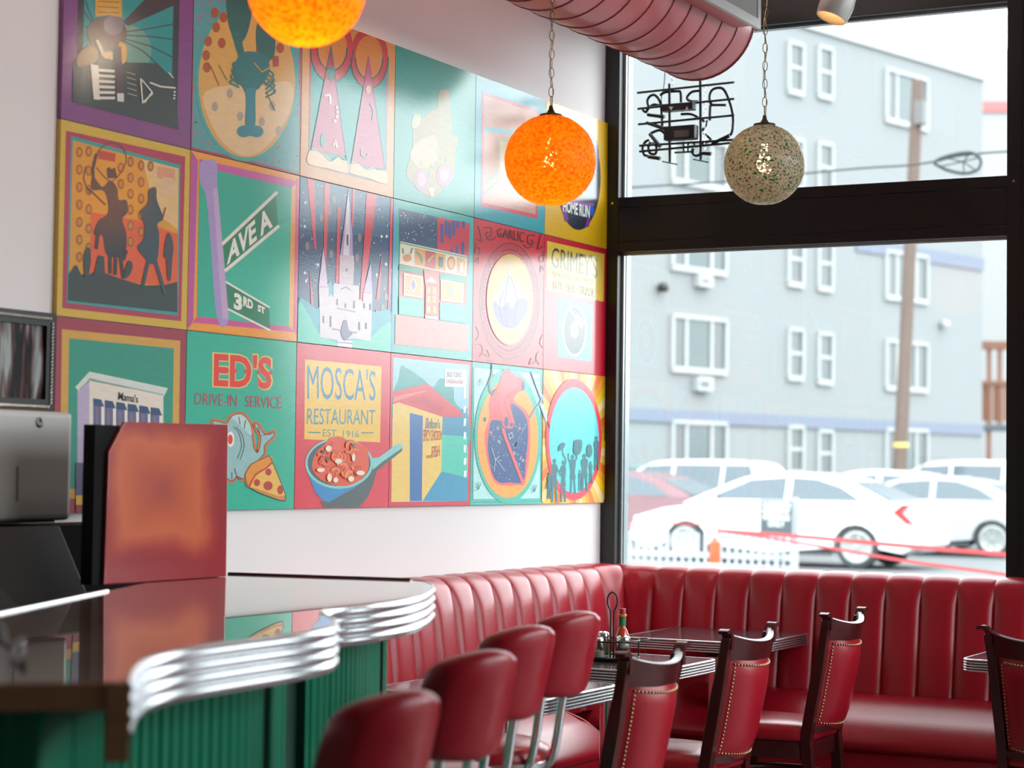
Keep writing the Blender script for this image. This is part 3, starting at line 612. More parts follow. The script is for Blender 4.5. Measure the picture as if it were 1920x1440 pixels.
p.poly([(1165, 1116), (1455, 1285), (1462, 1432), (1180, 1292)], '#0a7d55').line([(1162, 1110), (1455, 1282)], 13, '#efe9dc').line([(1178, 1294), (1462, 1438)], 13, '#efe9dc')
p.on('lettering').text('AVE A', (1168, 1000), (1480, 738), (1452, 600), (1180, 850), '#f2efe4', 0.035).on('lettering').text('3', (1215, 1292), (1272, 1310), (1272, 1200), (1218, 1180), '#f2efe4', 0.05).on('lettering').text('RD', (1278, 1272), (1345, 1300), (1345, 1238), (1280, 1206), '#f2efe4', 0.05).on('lettering').text('ST', (1376, 1308), (1426, 1332), (1426, 1284), (1378, 1262), '#f2efe4', 0.05).flush()

p = Panel(2, 1, '#143a6c', 'D', 'painting of white church with three spires under starry night sky')
p.on('sky').poly([(48, 10), (790, 180), (790, 500), (48, 420)], '#255a80').stars(34, 60, 40, 780, 1000, 5)
p.dots([(325, 190), (222, 330), (290, 280), (300, 620), (110, 555), (525, 490), (505, 650), (735, 960), (710, 1050)], 16, 36, '#8a7a78', 12).dots([(95, 212), (90, 400), (90, 770), (100, 835), (195, 705), (700, 480), (740, 480), (660, 785), (735, 700)], 9, 13, '#f0f4f8', 8)
for b in ([(108, 18), (166, 32), (182, 580), (165, 578)], [(245, 55), (292, 66), (264, 580), (256, 790), (240, 560)], [(348, 255), (362, 238), (376, 250), (360, 850), (335, 850)], [(468, 105), (488, 110), (476, 400), (462, 400)], [(580, 132), (662, 150), (602, 620), (550, 982), (527, 972), (560, 500)], [(705, 580), (684, 982), (655, 980)], [(772, 178), (792, 180), (772, 900), (745, 1170), (752, 900)], [(125, 738), (162, 1032), (140, 1030)], [(650, 1062), (680, 1066), (678, 1105), (650, 1104)]):
    p.poly(b, '#df3346')
p.on('hills').curve([(36, 1010), (90, 985), (150, 1030), (200, 1040), (280, 840), (320, 880), (420, 1000), (560, 1060), (640, 1080), (790, 1090), (800, 1500), (20, 1500)], '#1f9fb2', 4).curve([(36, 1020), (110, 1085), (190, 1230), (260, 1285), (345, 1315), (470, 1310), (600, 1290), (700, 1200), (790, 1180), (800, 1500), (20, 1500)], '#4fc6ae', 4)
p.on('church').poly([(435, 98), (468, 470), (470, 632), (368, 630), (392, 470)], '#b79fd0').poly([(435, 98), (448, 470), (440, 632), (392, 630), (405, 470)], '#e8dfe8').poly([(235, 572), (272, 878), (198, 880)], '#d9c8de').poly([(612, 678), (624, 932), (553, 926)], '#c4b0d4')
p.poly([(365, 628), (478, 632), (480, 690), (472, 865), (360, 860)], '#d2bcc8').poly([(198, 880), (276, 880), (278, 960), (295, 938), (314, 962), (314, 852), (516, 872), (520, 985), (535, 968), (548, 1000), (553, 925), (625, 930), (612, 1310), (480, 1290), (345, 1302), (210, 1280)], '#d6c8ce')
p.poly([(345, 1298), (466, 1308), (462, 1364), (345, 1352)], '#e2d4e4').line([(345, 1320), (462, 1330)], 9, '#8a70a8').line([(200, 880), (276, 880)], 6, '#c06a90').line([(553, 926), (624, 932)], 6, '#c06a90').line([(376, 898), (415, 880), (452, 908)], 6, '#5a4a66').line([(345, 1050), (490, 1080)], 7, '#7a6a86')
for x, y, h in ((427, 508, 85), (345, 1000, 50), (410, 1030, 35), (480, 1020, 60), (236, 1140, 55), (293, 1155, 85), (521, 1190, 60), (574, 1190, 50), (560, 1030, 40), (608, 1040, 50), (420, 746, 20)): p.poly([(x - 6, y - h / 2), (x + 6, y - h / 2), (x + 6, y + h / 2), (x - 6, y + h / 2)], '#4a3e5c')
p.curve([(395, 1150), (420, 1148), (432, 1215), (465, 1250), (450, 1270), (420, 1300), (398, 1300), (372, 1250), (380, 1200)], '#54466e', 4).line([(310, 1214), (500, 1244)], 8, '#54466e').flush()

p = Panel(3, 1, '#3fb0a8', 'D', 'painting of diner storefront with picture sign and orange door')
p.on('background').line([(800, 200), (780, 1385)], 26, '#5a9ad0').poly([(836, 258), (1142, 326), (1142, 580), (842, 525)], '#1f3f6a').stars(14, 850, 290, 1130, 510, 4).poly([(1142, 326), (1402, 376), (1385, 800), (1142, 590)], '#d22a42')
for x, y, h in ((1178, 455, 150), (1212, 410, 120), (1240, 430, 130), (1272, 410, 120), (1305, 385, 60), (1350, 385, 55), (1300, 590, 70), (1345, 575, 100), (1258, 600, 40)): p.poly([(x - 11, y - h / 2), (x + 11, y - h / 2 + 4), (x + 11, y + h / 2 + 4), (x - 11, y + h / 2)], '#2a4f96')
p.poly([(808, 1100), (1388, 1180), (1388, 1398), (805, 1336)], '#e58f86')
p.on('storefront').poly([(838, 690), (1376, 790), (1372, 1172), (834, 1100)], '#c8605a').poly([(846, 518), (1378, 634), (1372, 797), (840, 697)], '#ebe2c8').line([(846, 530), (1378, 648)], 8, '#2a9a8c')
for q, c in (([(960, 570), (1046, 590), (1040, 722), (962, 702)], '#e8a050'), ([(1046, 590), (1128, 606), (1126, 740), (1044, 722)], '#c8484a'), ([(1132, 608), (1206, 624), (1204, 754), (1130, 740)], '#e8a050'), ([(1298, 645), (1362, 658), (1358, 782), (1298, 770)], '#e8a858')): p.poly(q, c)
p.ell(902, 650, 34, 30, '#d87a3a').ell(1250, 692, 32, 54, '#d8603a').ell(1250, 692, 22, 40, '#e8b878').line([(975, 600), (1010, 640), (1020, 690)], 14, '#3aa08c', smooth=3).line([(1066, 680), (1108, 630)], 18, '#d8b060').poly([(1150, 640), (1186, 646), (1186, 724), (1152, 720)], '#2a6a5c').poly([(1320, 690), (1345, 680), (1345, 770), (1318, 768)], '#f0e0c8').line([(865, 575), (870, 615)], 12, '#3aa08c').line([(942, 572), (928, 618)], 12, '#3aa08c')
p.poly([(838, 705), (1026, 742), (1026, 778), (834, 746)], '#1fa084').poly([(1158, 766), (1376, 806), (1372, 852), (1158, 822)], '#1fa084').poly([(834, 958), (1026, 982), (1026, 1122), (834, 1098)], '#59c2aa').poly([(1158, 1004), (1372, 1026), (1372, 1172), (1158, 1142)], '#59c2aa')
p.poly([(872, 770), (1024, 800), (1022, 972), (870, 946)], '#f2e4c8').poly([(882, 784), (1014, 810), (1012, 958), (880, 934)], '#e8ac70').poly([(1164, 820), (1348, 852), (1345, 1012), (1164, 990)], '#f2e4c8').poly([(1174, 834), (1338, 862), (1336, 998), (1174, 978)], '#e8ac70')
p.ell(948, 865, 24, 50, '#efe0d0').ell(948, 865, 16, 38, '#7a6a9a').ell(1248, 918, 18, 42, '#9ac0a0')
p.poly([(1030, 745), (1156, 768), (1150, 870), (1040, 860)], '#d8746a').poly([(1045, 838), (1090, 800), (1135, 850)], '#ecd8b8').poly([(1044, 862), (1136, 872), (1134, 1112), (1042, 1102)], '#c86a56')
for x in (1056, 1100):
    for y in (880, 950, 1030): p.poly([(x, y), (x + 26, y + 3), (x + 26, y + 58), (x, y + 55)], '#eab060')
p.poly([(1040, 1108), (1140, 1118), (1140, 1142), (1040, 1130)], '#ece4dc').flush()

p = Panel(4, 1, '#d11a2e', 'E', 'red painting of a garlic bulb in an ornate oval lettered GARLIC')
p.on('ornament')
K = '#2a0f14'
p.ring(362, 790, 268, 520, 9, K, 50).on('inner_ring').ring(362, 785, 250, 490, 5, '#6a1420', 50).on('bead_ring').dots([(362 + 232 * math.cos(t * PI / 36), 780 + 455 * math.sin(t * PI / 36)) for t in range(72)], 8, 12, '#5a1018', 8)
for sx, cx in ((1, 0), (-1, 720)):
    f = lambda x, y: (cx + sx * x, y + (70 if sx < 0 else 0))
    for c in ([(75, 110), (95, 180), (110, 260)], [(130, 130), (190, 130), (195, 190), (160, 215), (150, 180), (175, 170)], [(150, 230), (200, 240), (235, 215)], [(60, 270), (50, 350), (85, 370), (90, 320), (65, 310)], [(95, 250), (60, 230)], [(50, 440), (75, 400), (80, 460)]): p.on('scrollwork').line([f(*q) for q in c], 9, K, smooth=5)
    for c in ([(60, 1020), (85, 1090), (60, 1140)], [(45, 1180), (100, 1180), (120, 1240), (90, 1290)], [(120, 1260), (180, 1290), (160, 1230)], [(150, 1320), (220, 1330)]): p.on('scrollwork').line([f(*q) for q in c], 8, '#5a1a22', smooth=5)
p.on('garlic').ell(362, 775, 212, 416, '#8a3a24', 44).ell(362, 775, 205, 408, '#cfa236', 44).ell(362, 860, 185, 310, '#b09a52', 40)
p.curve([(352, 448), (366, 560), (450, 690), (512, 775), (512, 880), (455, 975), (405, 1030), (320, 1025), (250, 962), (216, 855), (226, 765), (292, 660), (336, 560)], '#a093ad', 4)
p.curve([(225, 790), (280, 850), (340, 800), (380, 860), (430, 780), (510, 770), (512, 880), (455, 975), (405, 1030), (320, 1025), (250, 962), (218, 860)], '#735e98', 4).line([(350, 560), (320, 760), (330, 1000)], 4, '#54427a', smooth=4).line([(365, 560), (420, 760), (395, 1000)], 4, '#54427a', smooth=4).line([(300, 700), (265, 850), (300, 980)], 4, '#54427a', smooth=4)
p.on('lettering').text('GARLIC', (248, 208), (492, 262), (492, 168), (250, 132), K, 0.0).flush()

p = Panel(5, 1, '#c8142e', 'E', 'record shop sign painting lettered GRIMEY\'S with a vinyl record')
p.on('sign_board').poly([(700, 248), (1216, 366), (1210, 796), (694, 690)], '#e5c04e').poly([(798, 755), (1106, 828), (1092, 1332), (795, 1286)], '#3fc4bc')
p.on('record').ell(946, 1056, 110, 232, '#dff0f0').ell(947, 1056, 96, 214, '#121c22').ell(946, 1052, 33, 72, '#cfe6dc').ell(946, 1052, 16, 36, '#5fbcb0').line([(905, 782), (905, 862), (955, 938)], 14, '#d8eef0').poly([(966, 903), (1028, 975), (1016, 1042), (948, 965)], '#d8eef0').poly([(968, 920), (1018, 980), (1010, 1022), (956, 960)], '#6fd0cc')
p.on('lettering').text("GRIMEY'S", (738, 484), (1150, 588), (1150, 388), (742, 298), '#1f242e', 0.0).on('lettering').text('NEW & PRELOVED MUSIC', (748, 570), (1128, 648), (1128, 598), (748, 520), '#a08c4c').on('lettering').text('BUY', (752, 682), (838, 699), (838, 620), (752, 604), '#4f4a34').on('dot').dots([(853, 662)], 5, 7, '#4f4a34').on('lettering').text('SELL', (866, 705), (956, 723), (956, 643), (866, 626), '#4f4a34').on('dot').dots([(972, 686)], 5, 7, '#4f4a34').on('lettering').text('TRADE', (990, 730), (1126, 757), (1126, 676), (990, 649), '#4f4a34').flush()

# --- row 3
p = Panel(0, 2, '#9c3145', 'F', 'painting of white building with blue awnings lettered Mama\'s')
p.on('background').poly([(62, 106), (926, 190), (908, 1360), (44, 1340)], '#d2a04a').poly([(115, 172), (879, 246), (862, 1280), (98, 1270)], '#0f9078')
p.on('building').poly([(175, 550), (262, 490), (262, 1330), (175, 1330)], '#b9a9c6').poly([(262, 480), (802, 590), (802, 1330), (262, 1330)], '#e6dacb').poly([(158, 530), (262, 415), (836, 536), (802, 602), (266, 462), (186, 556)], '#d6dad2').line([(190, 545), (270, 470), (800, 585)], 9, '#9aa49c')
for k in range(6):
    x = 290 + 84 * k; y = 610 + 13 * k
    p.poly([(x, y), (x + 58, y + 9), (x + 80, y + 62), (x, y + 54)], '#28406e').poly([(x, y + 54), (x + 58, y + 60), (x + 58, y + 600), (x, y + 600)], '#5f6288').line([(x + 26, y + 70), (x + 26, y + 200)], 12, '#8a6a80')
    p.line([(x + 68, y + 64), (x + 68, y + 600)], 16, '#efe8e4')
p.on('lettering').text("Mama's", (470, 622), (615, 644), (615, 588), (474, 560), '#20242c', 0.01)
p.on('colour_bands').poly([(160, 1080), (320, 1080), (320, 1318), (160, 1318)], '#4a4a6c').poly([(160, 1318), (320, 1322), (320, 1388), (160, 1388)], '#d8b030').poly([(160, 1388), (320, 1388), (320, 1500), (160, 1500)], '#8c1c34').flush()

p = Panel(1, 2, '#2bb094', 'F', 'teal painting lettered ED\'S drive-in service with fish and pizza slice')
p.on('lettering').text("ED'S", (1158, 532), (1602, 556), (1606, 294), (1160, 262), '#eccb78', 0.055).on('lettering').text("ED'S", (1168, 524), (1590, 546), (1594, 304), (1172, 272), '#e2463c', 0.03)
for x in (1180, 1270, 1330, 1400, 1495, 1585): p.dots([(x, 400 + (x - 1180) * 0.06)], 12, 14, '#e2463c', 8)
p.on('lettering').text('DRIVE-IN', (1028, 655), (1338, 670), (1338, 586), (1034, 570), '#b8485a').on('lettering').text('SERVICE', (1398, 673), (1662, 686), (1662, 602), (1398, 589), '#b8485a')
fish = [(1158, 805), (1200, 780), (1262, 792), (1300, 742), (1372, 724), (1432, 790), (1448, 880), (1462, 975), (1492, 1002), (1512, 890), (1468, 812), (1488, 800), (1540, 872), (1602, 858), (1600, 892), (1540, 952), (1532, 1020), (1452, 1100), (1392, 1195), (1340, 1180), (1290, 1210), (1200, 1100)]
p.on('fish').line(fish, 34, '#dc6a34', True, 4).curve(fish, '#95bcbc', 4).line(fish, 5, '#20343a', True, 4).curve([(1300, 745), (1372, 728), (1430, 792), (1445, 880), (1400, 850), (1340, 790)], '#b4d2d0', 4).ell(1292, 908, 26, 56, '#ece8e0').ell(1288, 910, 18, 36, '#d8402c')
for c in ([(1310, 820), (1350, 860), (1370, 960), (1340, 1050)], [(1330, 820), (1372, 870), (1390, 960), (1360, 1060)], [(1490, 820), (1510, 890)], [(1520, 880), (1590, 870)], [(1320, 1120), (1340, 1190), (1370, 1200)], [(1300, 1150), (1300, 1200)], [(1350, 745), (1360, 800)], [(1400, 770), (1390, 830)]): p.line(c, 5, '#20343a', smooth=4)
pz = [(1395, 1165), (1440, 1090), (1572, 1028), (1592, 1068), (1640, 1180), (1692, 1318), (1690, 1358), (1640, 1352), (1500, 1300), (1412, 1252)]
p.on('pizza_slice').poly(pz, '#e9b75c').poly([(1412, 1252), (1500, 1275), (1640, 1325), (1692, 1318), (1690, 1358), (1640, 1352), (1500, 1300)], '#c98a4a').curve([(1395, 1165), (1440, 1090), (1572, 1028), (1594, 1068), (1540, 1110), (1450, 1180), (1425, 1262), (1402, 1240)], '#e2923e', 4).line([(1590, 1080), (1545, 1120), (1470, 1170), (1425, 1255)], 14, '#cc3a2c', smooth=4)
p.dots([(1565, 1148), (1482, 1225)], 23, 26, '#b03a32', 14).ell(1563, 1248, 33, 33, '#b03a32').ell(1652, 1278, 21, 33, '#b03a32').line(pz, 5, '#4a3424', True).flush()

p = Panel(2, 2, '#dc3c4e', 'G', 'red painting lettered MOSCA\'S RESTAURANT above a blue pan of shrimp')
p.on('sign_board').poly([(120, 152), (766, 213), (754, 852), (114, 826)], '#efc152')
p.on('lettering').text("MOSCA'S", (140, 487), (716, 503), (716, 242), (138, 186), '#237fa4', 0.0).on('lettering').text('RESTAURANT', (135, 702), (710, 702), (712, 578), (140, 564), '#2a8aa0', 0.0).on('lettering').text('EST. 1916', (270, 802), (576, 810), (576, 756), (272, 740), '#3f8f90').line([(145, 768), (250, 770)], 9, '#2f7a80').line([(595, 772), (698, 772)], 9, '#2f7a80')
p.on('pan').poly([(240, 1345), (320, 1355), (420, 1290), (560, 1200), (690, 1060), (770, 1010), (945, 885), (938, 925), (725, 1095), (695, 1210), (645, 1320), (572, 1402), (282, 1402)], '#3f4f52', True).poly([(124, 1010), (150, 1130), (205, 1275), (268, 1340), (322, 1358), (420, 1300), (540, 1235), (650, 1140), (695, 1050)], '#0f86c4')
p.poly([(688, 985), (742, 978), (895, 868), (935, 862), (947, 895), (770, 1018), (692, 1085)], '#86cac8', True).ell(407, 1030, 286, 214, '#86cac8', 44).ell(407, 1026, 266, 196, '#2c484e', 44).dots([(915, 886)], 14, 7, '#2c4a4c')
p.on('shrimp').curve([(182, 1080), (205, 950), (292, 862), (330, 812), (430, 806), (482, 842), (562, 856), (642, 905), (657, 1000), (642, 1105), (552, 1192), (430, 1222), (280, 1182)], '#e2512c', 4)
for k in range(26):
    a = p.rnd.uniform(0, 2 * PI); r = math.sqrt(p.rnd.random()); cx = 415 + 190 * r * math.cos(a); cy = 1015 + 160 * r * math.sin(a); t = p.rnd.uniform(0, 6)
    p.line([(cx + 34 * math.cos(t + q * 0.7), cy + 36 * math.sin(t + q * 0.7)) for q in range(5)], 24, p.rnd.choice(['#f0783c', '#ea6a48', '#f28a50', '#d8452c']), smooth=2).line([(cx + 46 * math.cos(t + q * 0.7), cy + 48 * math.sin(t + q * 0.7)) for q in range(5)], 4, '#b02c20', smooth=2)
for x, y, rx, ry in ((312, 905, 26, 26), (395, 1012, 30, 22), (522, 980, 14, 34), (245, 1085, 34, 18), (318, 1150, 20, 36), (500, 1160, 26, 24), (580, 1110, 36, 20), (370, 1170, 22, 22)): p.ell(x, y, rx, ry, '#f2e2c8', 14)
p.dots([(265, 935), (300, 990), (515, 880)], 16, 18, '#3a4a2c', 6).flush()

p = Panel(3, 2, '#d43c50', 'G', 'painting of yellow chicken shack with red roof lettered Bolton\'s')
p.on('background').poly([(865, 135), (1506, 200), (1490, 1346), (846, 1356)], '#9ccbe0').curve([(868, 430), (905, 330), (930, 205), (975, 225), (1040, 262), (1120, 320), (1200, 385), (1268, 308), (1370, 385), (1380, 500), (1440, 570), (1492, 600), (1490, 900), (1100, 900), (870, 700)], '#2f9c98', 3)
p.poly([(1278, 640), (1492, 560), (1492, 805), (1276, 790)], '#3a8fb4').poly([(1274, 788), (1492, 803), (1488, 1155), (1268, 1098)], '#48c8b0').poly([(1268, 1096), (1492, 1152), (1490, 1346), (1112, 1347)], '#3296bc')
p.on('shack').poly([(862, 530), (912, 514), (1280, 636), (1270, 1100), (1112, 1347), (848, 1356)], '#efca70').poly([(1004, 604), (1114, 628), (1106, 1347), (1004, 1348)], '#2f6cac').poly([(864, 424), (1150, 357), (1442, 600), (1442, 637), (1280, 637), (912, 515), (864, 530)], '#dc4450').poly([(864, 470), (1135, 410), (1150, 420), (900, 500), (864, 515)], '#ee7a76').poly([(990, 505), (1120, 462), (1290, 560), (1280, 600)], '#c83444')
p.on('street_sign').poly([(1298, 230), (1482, 240), (1482, 386), (1298, 382)], '#eef0f0')
for y0, y1 in ((386, 485), (545, 602), (650, 715), (765, 826), (875, 937), (985, 1042), (1090, 1147)): p.on('pole_dash').poly([(1458, y0), (1480, y0), (1476, y1), (1456, y1)], '#eef2f4')
p.on('lettering').text("BOLTON'S", (1316, 300), (1440, 306), (1440, 262), (1318, 256), '#30506a').on('lettering').text('CHICKEN & FISH', (1310, 352), (1450, 360), (1450, 326), (1310, 318), '#cc3a4c').on('lettering').text("Bolton's", (1134, 738), (1260, 736), (1256, 660), (1140, 640), '#3a6fb0', 0.0, 0.25).on('lettering').text('SPICY CHICKEN', (1118, 846), (1272, 830), (1274, 756), (1118, 742), '#c83048').on('lettering').text('and', (1142, 986), (1188, 982), (1188, 948), (1142, 950), '#c83048').on('lettering').text('FISH', (1194, 982), (1256, 968), (1252, 874), (1190, 888), '#c0405a').flush()

p = Panel(4, 2, '#4abfb4', 'H', 'painting of a red anatomical heart full of stars in teal frame')
p.on('frame').poly([(72, 96), (690, 152), (682, 1318), (62, 1330)], '#b4e4e0')
for q in ([(55, 62), (700, 120)], [(70, 85), (692, 142)], [(45, 1350), (690, 1340)], [(60, 1325), (685, 1318)], [(62, 90), (52, 1330)], [(690, 140), (684, 1320)]): p.line(q, 6, '#1f8f88')
for cx, cy in ((120, 200), (110, 1230), (640, 200), (630, 1250)):
    for k in range(5): p.line([(cx, cy), (cx + 46 * math.cos(k * 0.55 + (0 if cy < 600 else 3)), cy + 70 * math.sin(k * 0.55 + (0 if cy < 600 else 3)))], 4, '#2a8a84')
p.on('oval').ell(380, 735, 312, 622, '#44c2ae', 48).dots([(380 + 297 * math.cos(t * PI / 34), 735 + 588 * math.sin(t * PI / 34)) for t in range(68)], 10, 15, '#1f9c90', 10).dots([(380 + 297 * math.cos(t * PI / 34), 735 + 588 * math.sin(t * PI / 34)) for t in range(68)], 5, 8, '#7fdccc', 8).ell(378, 760, 284, 550, '#f0a850', 48)
p.on('heart').curve([(200, 440), (230, 340), (275, 280), (322, 160), (340, 112), (372, 130), (395, 105), (432, 160), (528, 212), (532, 300), (470, 330), (430, 400), (520, 470), (578, 570), (580, 900), (534, 1170), (480, 1190), (300, 1190), (228, 1110), (172, 860), (166, 700), (205, 560)], '#ee6a70', 4)
p.curve([(405, 432), (500, 490), (558, 590), (565, 760), (545, 980), (520, 1158), (400, 1165), (300, 1165), (232, 1080), (192, 850), (204, 700), (226, 592), (312, 592), (345, 655), (440, 640)], '#1f4c86', 4).stars(26, 215, 620, 550, 1150, 4).dots([(222, 700), (285, 660), (300, 790), (485, 660), (520, 960), (440, 890)], 12, 16, '#b89a86', 10)
p.curve([(282, 300), (332, 165), (440, 150), (475, 262), (385, 335), (395, 470), (442, 605), (405, 655), (345, 640), (270, 480)], '#f0747a', 4).line([(300, 330), (290, 470), (340, 620)], 7, '#d8505c', smooth=4).line([(390, 330), (350, 420), (410, 600)], 7, '#d8505c', smooth=4).ell(522, 268, 14, 42, '#33588c').ell(365, 600, 20, 48, '#33588c').ell(412, 625, 20, 18, '#33588c').ell(165, 577, 12, 20, '#33588c').poly([(215, 335), (250, 300), (272, 290), (230, 362)], '#33588c')
p.line([(330, 665), (360, 760), (440, 970), (515, 1160)], 28, '#ee6a70').line([(215, 330), (200, 240), (230, 160), (238, 60)], 18, '#6a7a88')
for c in ([(225, 840), (260, 950), (250, 1060)], [(260, 950), (300, 920)], [(270, 950), (350, 1060)], [(430, 850), (460, 790), (440, 830), (490, 740), (470, 760), (530, 660), (545, 620)], [(385, 720), (410, 700), (425, 740), (395, 760), (385, 720)]): p.line(c, 5, '#d8e4ec')
p.on('scissors').line([(605, 138), (690, 372)], 28, '#a9b8d0', free=True).line([(680, 420), (768, 675)], 28, '#a9b8d0', free=True).line([(706, 350), (680, 430), (640, 470), (585, 560)], 18, '#8fa4bc', free=True).line([(612, 150), (690, 360)], 7, '#dfe6f0', free=True).line([(690, 440), (764, 660)], 7, '#dfe6f0', free=True).flush()

p = Panel(5, 2, '#efc57a', 'H', 'sunburst painting of dancing silhouettes inside a pink ringed circle')
p.on('sunburst')
cy_, cz_ = p.px(990, 765); nr = 56
def border(a):
    dy, dz = math.cos(a), math.sin(a); t = 9
    if dy > 0: t = min(t, (p.y1 - cy_) / dy)
    if dy < 0: t = min(t, (p.y0 - cy_) / dy)
    if dz > 0: t = min(t, (p.z1 - cz_) / dz)
    if dz < 0: t = min(t, (p.z0 - cz_) / dz)
    return (cy_ + dy * t, cz_ + dz * t)
for k in range(nr):
    a0 = 2 * PI * k / nr; a1 = 2 * PI * (k + 1) / nr
    p.raw([(cy_, cz_), border(a0), border((a0 + a1) / 2), border(a1)], [(0, 1, 2, 3)], ('#f0c030', '#e8772c', '#f2d79c', '#eaa040', '#e8bc60')[(k * 3) % 5])
p.on('ring').ell(990, 765, 262, 566, '#e2465c', 48).ell(992, 772, 232, 492, '#5fd2d0', 48)
p.on('silhouettes')
S = '#2f6f7a'
def person(cx, top, bot, wd, arms=(), hat=0):
    h = bot - top
    p.ell(cx, top + h * 0.055, wd * 0.28, h * 0.06, S, 12).curve([(cx - wd * .2, top + h * .12), (cx + wd * .2, top + h * .12), (cx + wd * .5, top + h * .2), (cx + wd * .35, top + h * .45), (cx + wd * .45, top + h * .62), (cx - wd * .4, top + h * .62), (cx - wd * .35, top + h * .45), (cx - wd * .5, top + h * .2)], S, 3)
    p.line([(cx - wd * .22, top + h * .58), (cx - wd * .3, bot)], wd * .3, S).line([(cx + wd * .2, top + h * .58), (cx + wd * .35, bot)], wd * .3, S)
    for a in arms: p.line(a, wd * .2, S, smooth=3)
person(808, 945, 1345, 62, [[(830, 1020), (862, 1105)]]); person(890, 960, 1345, 54, [[(905, 1010), (915, 960), (885, 900)], [(870, 1030), (850, 1080)]]); person(978, 905, 1268, 60, [[(955, 985), (938, 940), (940, 895)], [(1000, 980), (1015, 930), (1008, 900)]])
person(1045, 1050, 1245, 32); person(1088, 900, 1240, 66); person(1145, 970, 1175, 34); person(1198, 735, 1050, 46); person(760, 1070, 1315, 40, [[(765, 1130), (738, 1180), (730, 1225)]])
p.curve([(842, 872), (852, 820), (880, 798), (905, 805), (890, 845)], S, 4).line([(880, 845), (890, 905)], 5, S).curve([(985, 830), (990, 780), (1022, 765), (1060, 775), (1062, 840), (1040, 900), (1005, 905), (982, 880)], S, 4).ell(1132, 870, 27, 62, S, 20).flush()

# ================================================================== outside: street, cars, buildings
ASPH = mat('asphalt', (0.10, 0.108, 0.112), 0.85, var=0.12, vscale=0.6)
struct(part(None, 'ground', MB().box(-120, -60, -0.3, 140, 260, -0.09).box(-120, 0.14, -0.09, 140, 260, 0.0), ASPH))
struct(part(None, 'pavement', MB().box(-40, 0.15, 0.0, 60, 4.2, 0.02), mat('pavement_concrete', (0.13, 0.13, 0.13), 0.9, var=0.1, vscale=1.5)))
FACM = mat('grey_render', (0.205, 0.218, 0.222), 0.85, var=0.03, vscale=0.3)
BANDM = mat('blue_grey_band', (0.15, 0.17, 0.225), 0.8)
WTRIM = mat('white_trim', (0.33, 0.345, 0.345), 0.6)
WGL = mat('dark_window_glass', (0.05, 0.075, 0.078), 0.15, spec=0.5)
WGL2 = mat('curtained_glass', (0.10, 0.112, 0.116), 0.3, spec=0.4)
ft = Vector((0.25882, 0.96593, 0)); fn = Vector((0.96593, -0.25882, 0)); FP = dep(1310, 690, 54)
def fac(x, y, off=0.0):
    d = ray(x, y); s = ((FP + fn * off - CAM).dot(fn)) / d.dot(fn); return CAM + d * s
def fc(x, y):
    q = fac(x, y) - FP; return q.dot(ft), q.z + FP.z
def FPt(a, z, off): return Vector((FP.x, FP.y, 0)) + ft * a + fn * off + Vector((0, 0, z))
def fbox(a0, a1, z0, z1, o0, o1):
    v = [FPt(a, z, o) for z in (z0, z1) for a, o in ((a0, o0), (a1, o0), (a1, o1), (a0, o1))]
    return MB().add(v, [(0, 3, 2, 1), (4, 5, 6, 7), (0, 1, 5, 4), (1, 2, 6, 5), (2, 3, 7, 6), (3, 0, 4, 7)])
ARIGHT = fc(1841, 700)[0]; ZROOF = fc(1562, 51)[1]
ap = thing('apartment_building', 'grey four storey apartment building behind the parked cars', 'building', FPt(6, 0, 0))
part(ap, 'wall', fbox(-22, ARIGHT, -0.2, ZROOF, -11, 0), FACM, world=True)
part(ap, 'parapet', fbox(-22, ARIGHT + 0.1, ZROOF - 0.28, ZROOF + 0.12, -11, 0.1), mat('white_coping', (0.36,0.37,0.37), 0.7), world=True)
z_b = fc(1165, 776)[1]
part(ap, 'band_course', fbox(-22, ARIGHT + 0.02, z_b - 0.17, z_b + 0.17, 0, 0.06), BANDM, world=True)
z_b2 = fc(1740, 480)[1]
part(ap, 'band_course', fbox(7.5, ARIGHT + 0.02, z_b2 - 0.2, z_b2 + 0.2, 0, 0.05), BANDM, world=True)
def fwin(x0, y0, x1, y1, kind):
    a0, zt = fc(x0, (y0)); a1, _ = fc(x1, y0); zb = fc(x0, y1)[1]
    zt = fc((x0 + x1) / 2, y0)[1]; zb = fc((x0 + x1) / 2, y1)[1]
    fw = 0.13
    m = MB()
    for q in ((a0, a1, zb - fw * 0.9, zb + 0.04), (a0, a1, zt - 0.06, zt + 0.04), (a0 - 0.02, a0 + 0.08, zb, zt), (a1 - 0.08, a1 + 0.02, zb, zt)):
        b = fbox(q[0], q[1], q[2], q[3], 0.0, 0.10); m.add(b.v, b.f)
    f = part(ap, 'window', m, WTRIM, world=True)
    def pn(b0, b1, c0, c1, mm): 
        o = part(None, 'pane', fbox(b0, b1, c0, c1, 0.005, 0.03), mm); o.parent = f; o.location = -Vector(ap.location)
    def bar(b0, b1, c0, c1):
        o = part(None, 'sash_bar', fbox(b0, b1, c0, c1, 0.0, 0.07), WTRIM); o.parent = f; o.location = -Vector(ap.location)
    if kind == 'wide':
        w_ = a1 - a0; s1 = a0 + w_ * 0.26; s2 = a0 + w_ * 0.72
        pn(a0 + .08, s1, zb, zt, WGL2); pn(s1, s2, zb, zt, WGL); pn(s2, a1 - .08, zb, zt, WGL2); bar(s1 - .06, s1 + .06, zb, zt); bar(s2 - .06, s2 + .06, zb, zt)
    else:
        zm = (zt + zb) / 2
        pn(a0 + .08, a1 - .08, zb, zm, WGL2); pn(a0 + .08, a1 - .08, zm, zt, WGL2); bar(a0, a1, zm - .05, zm + .05)
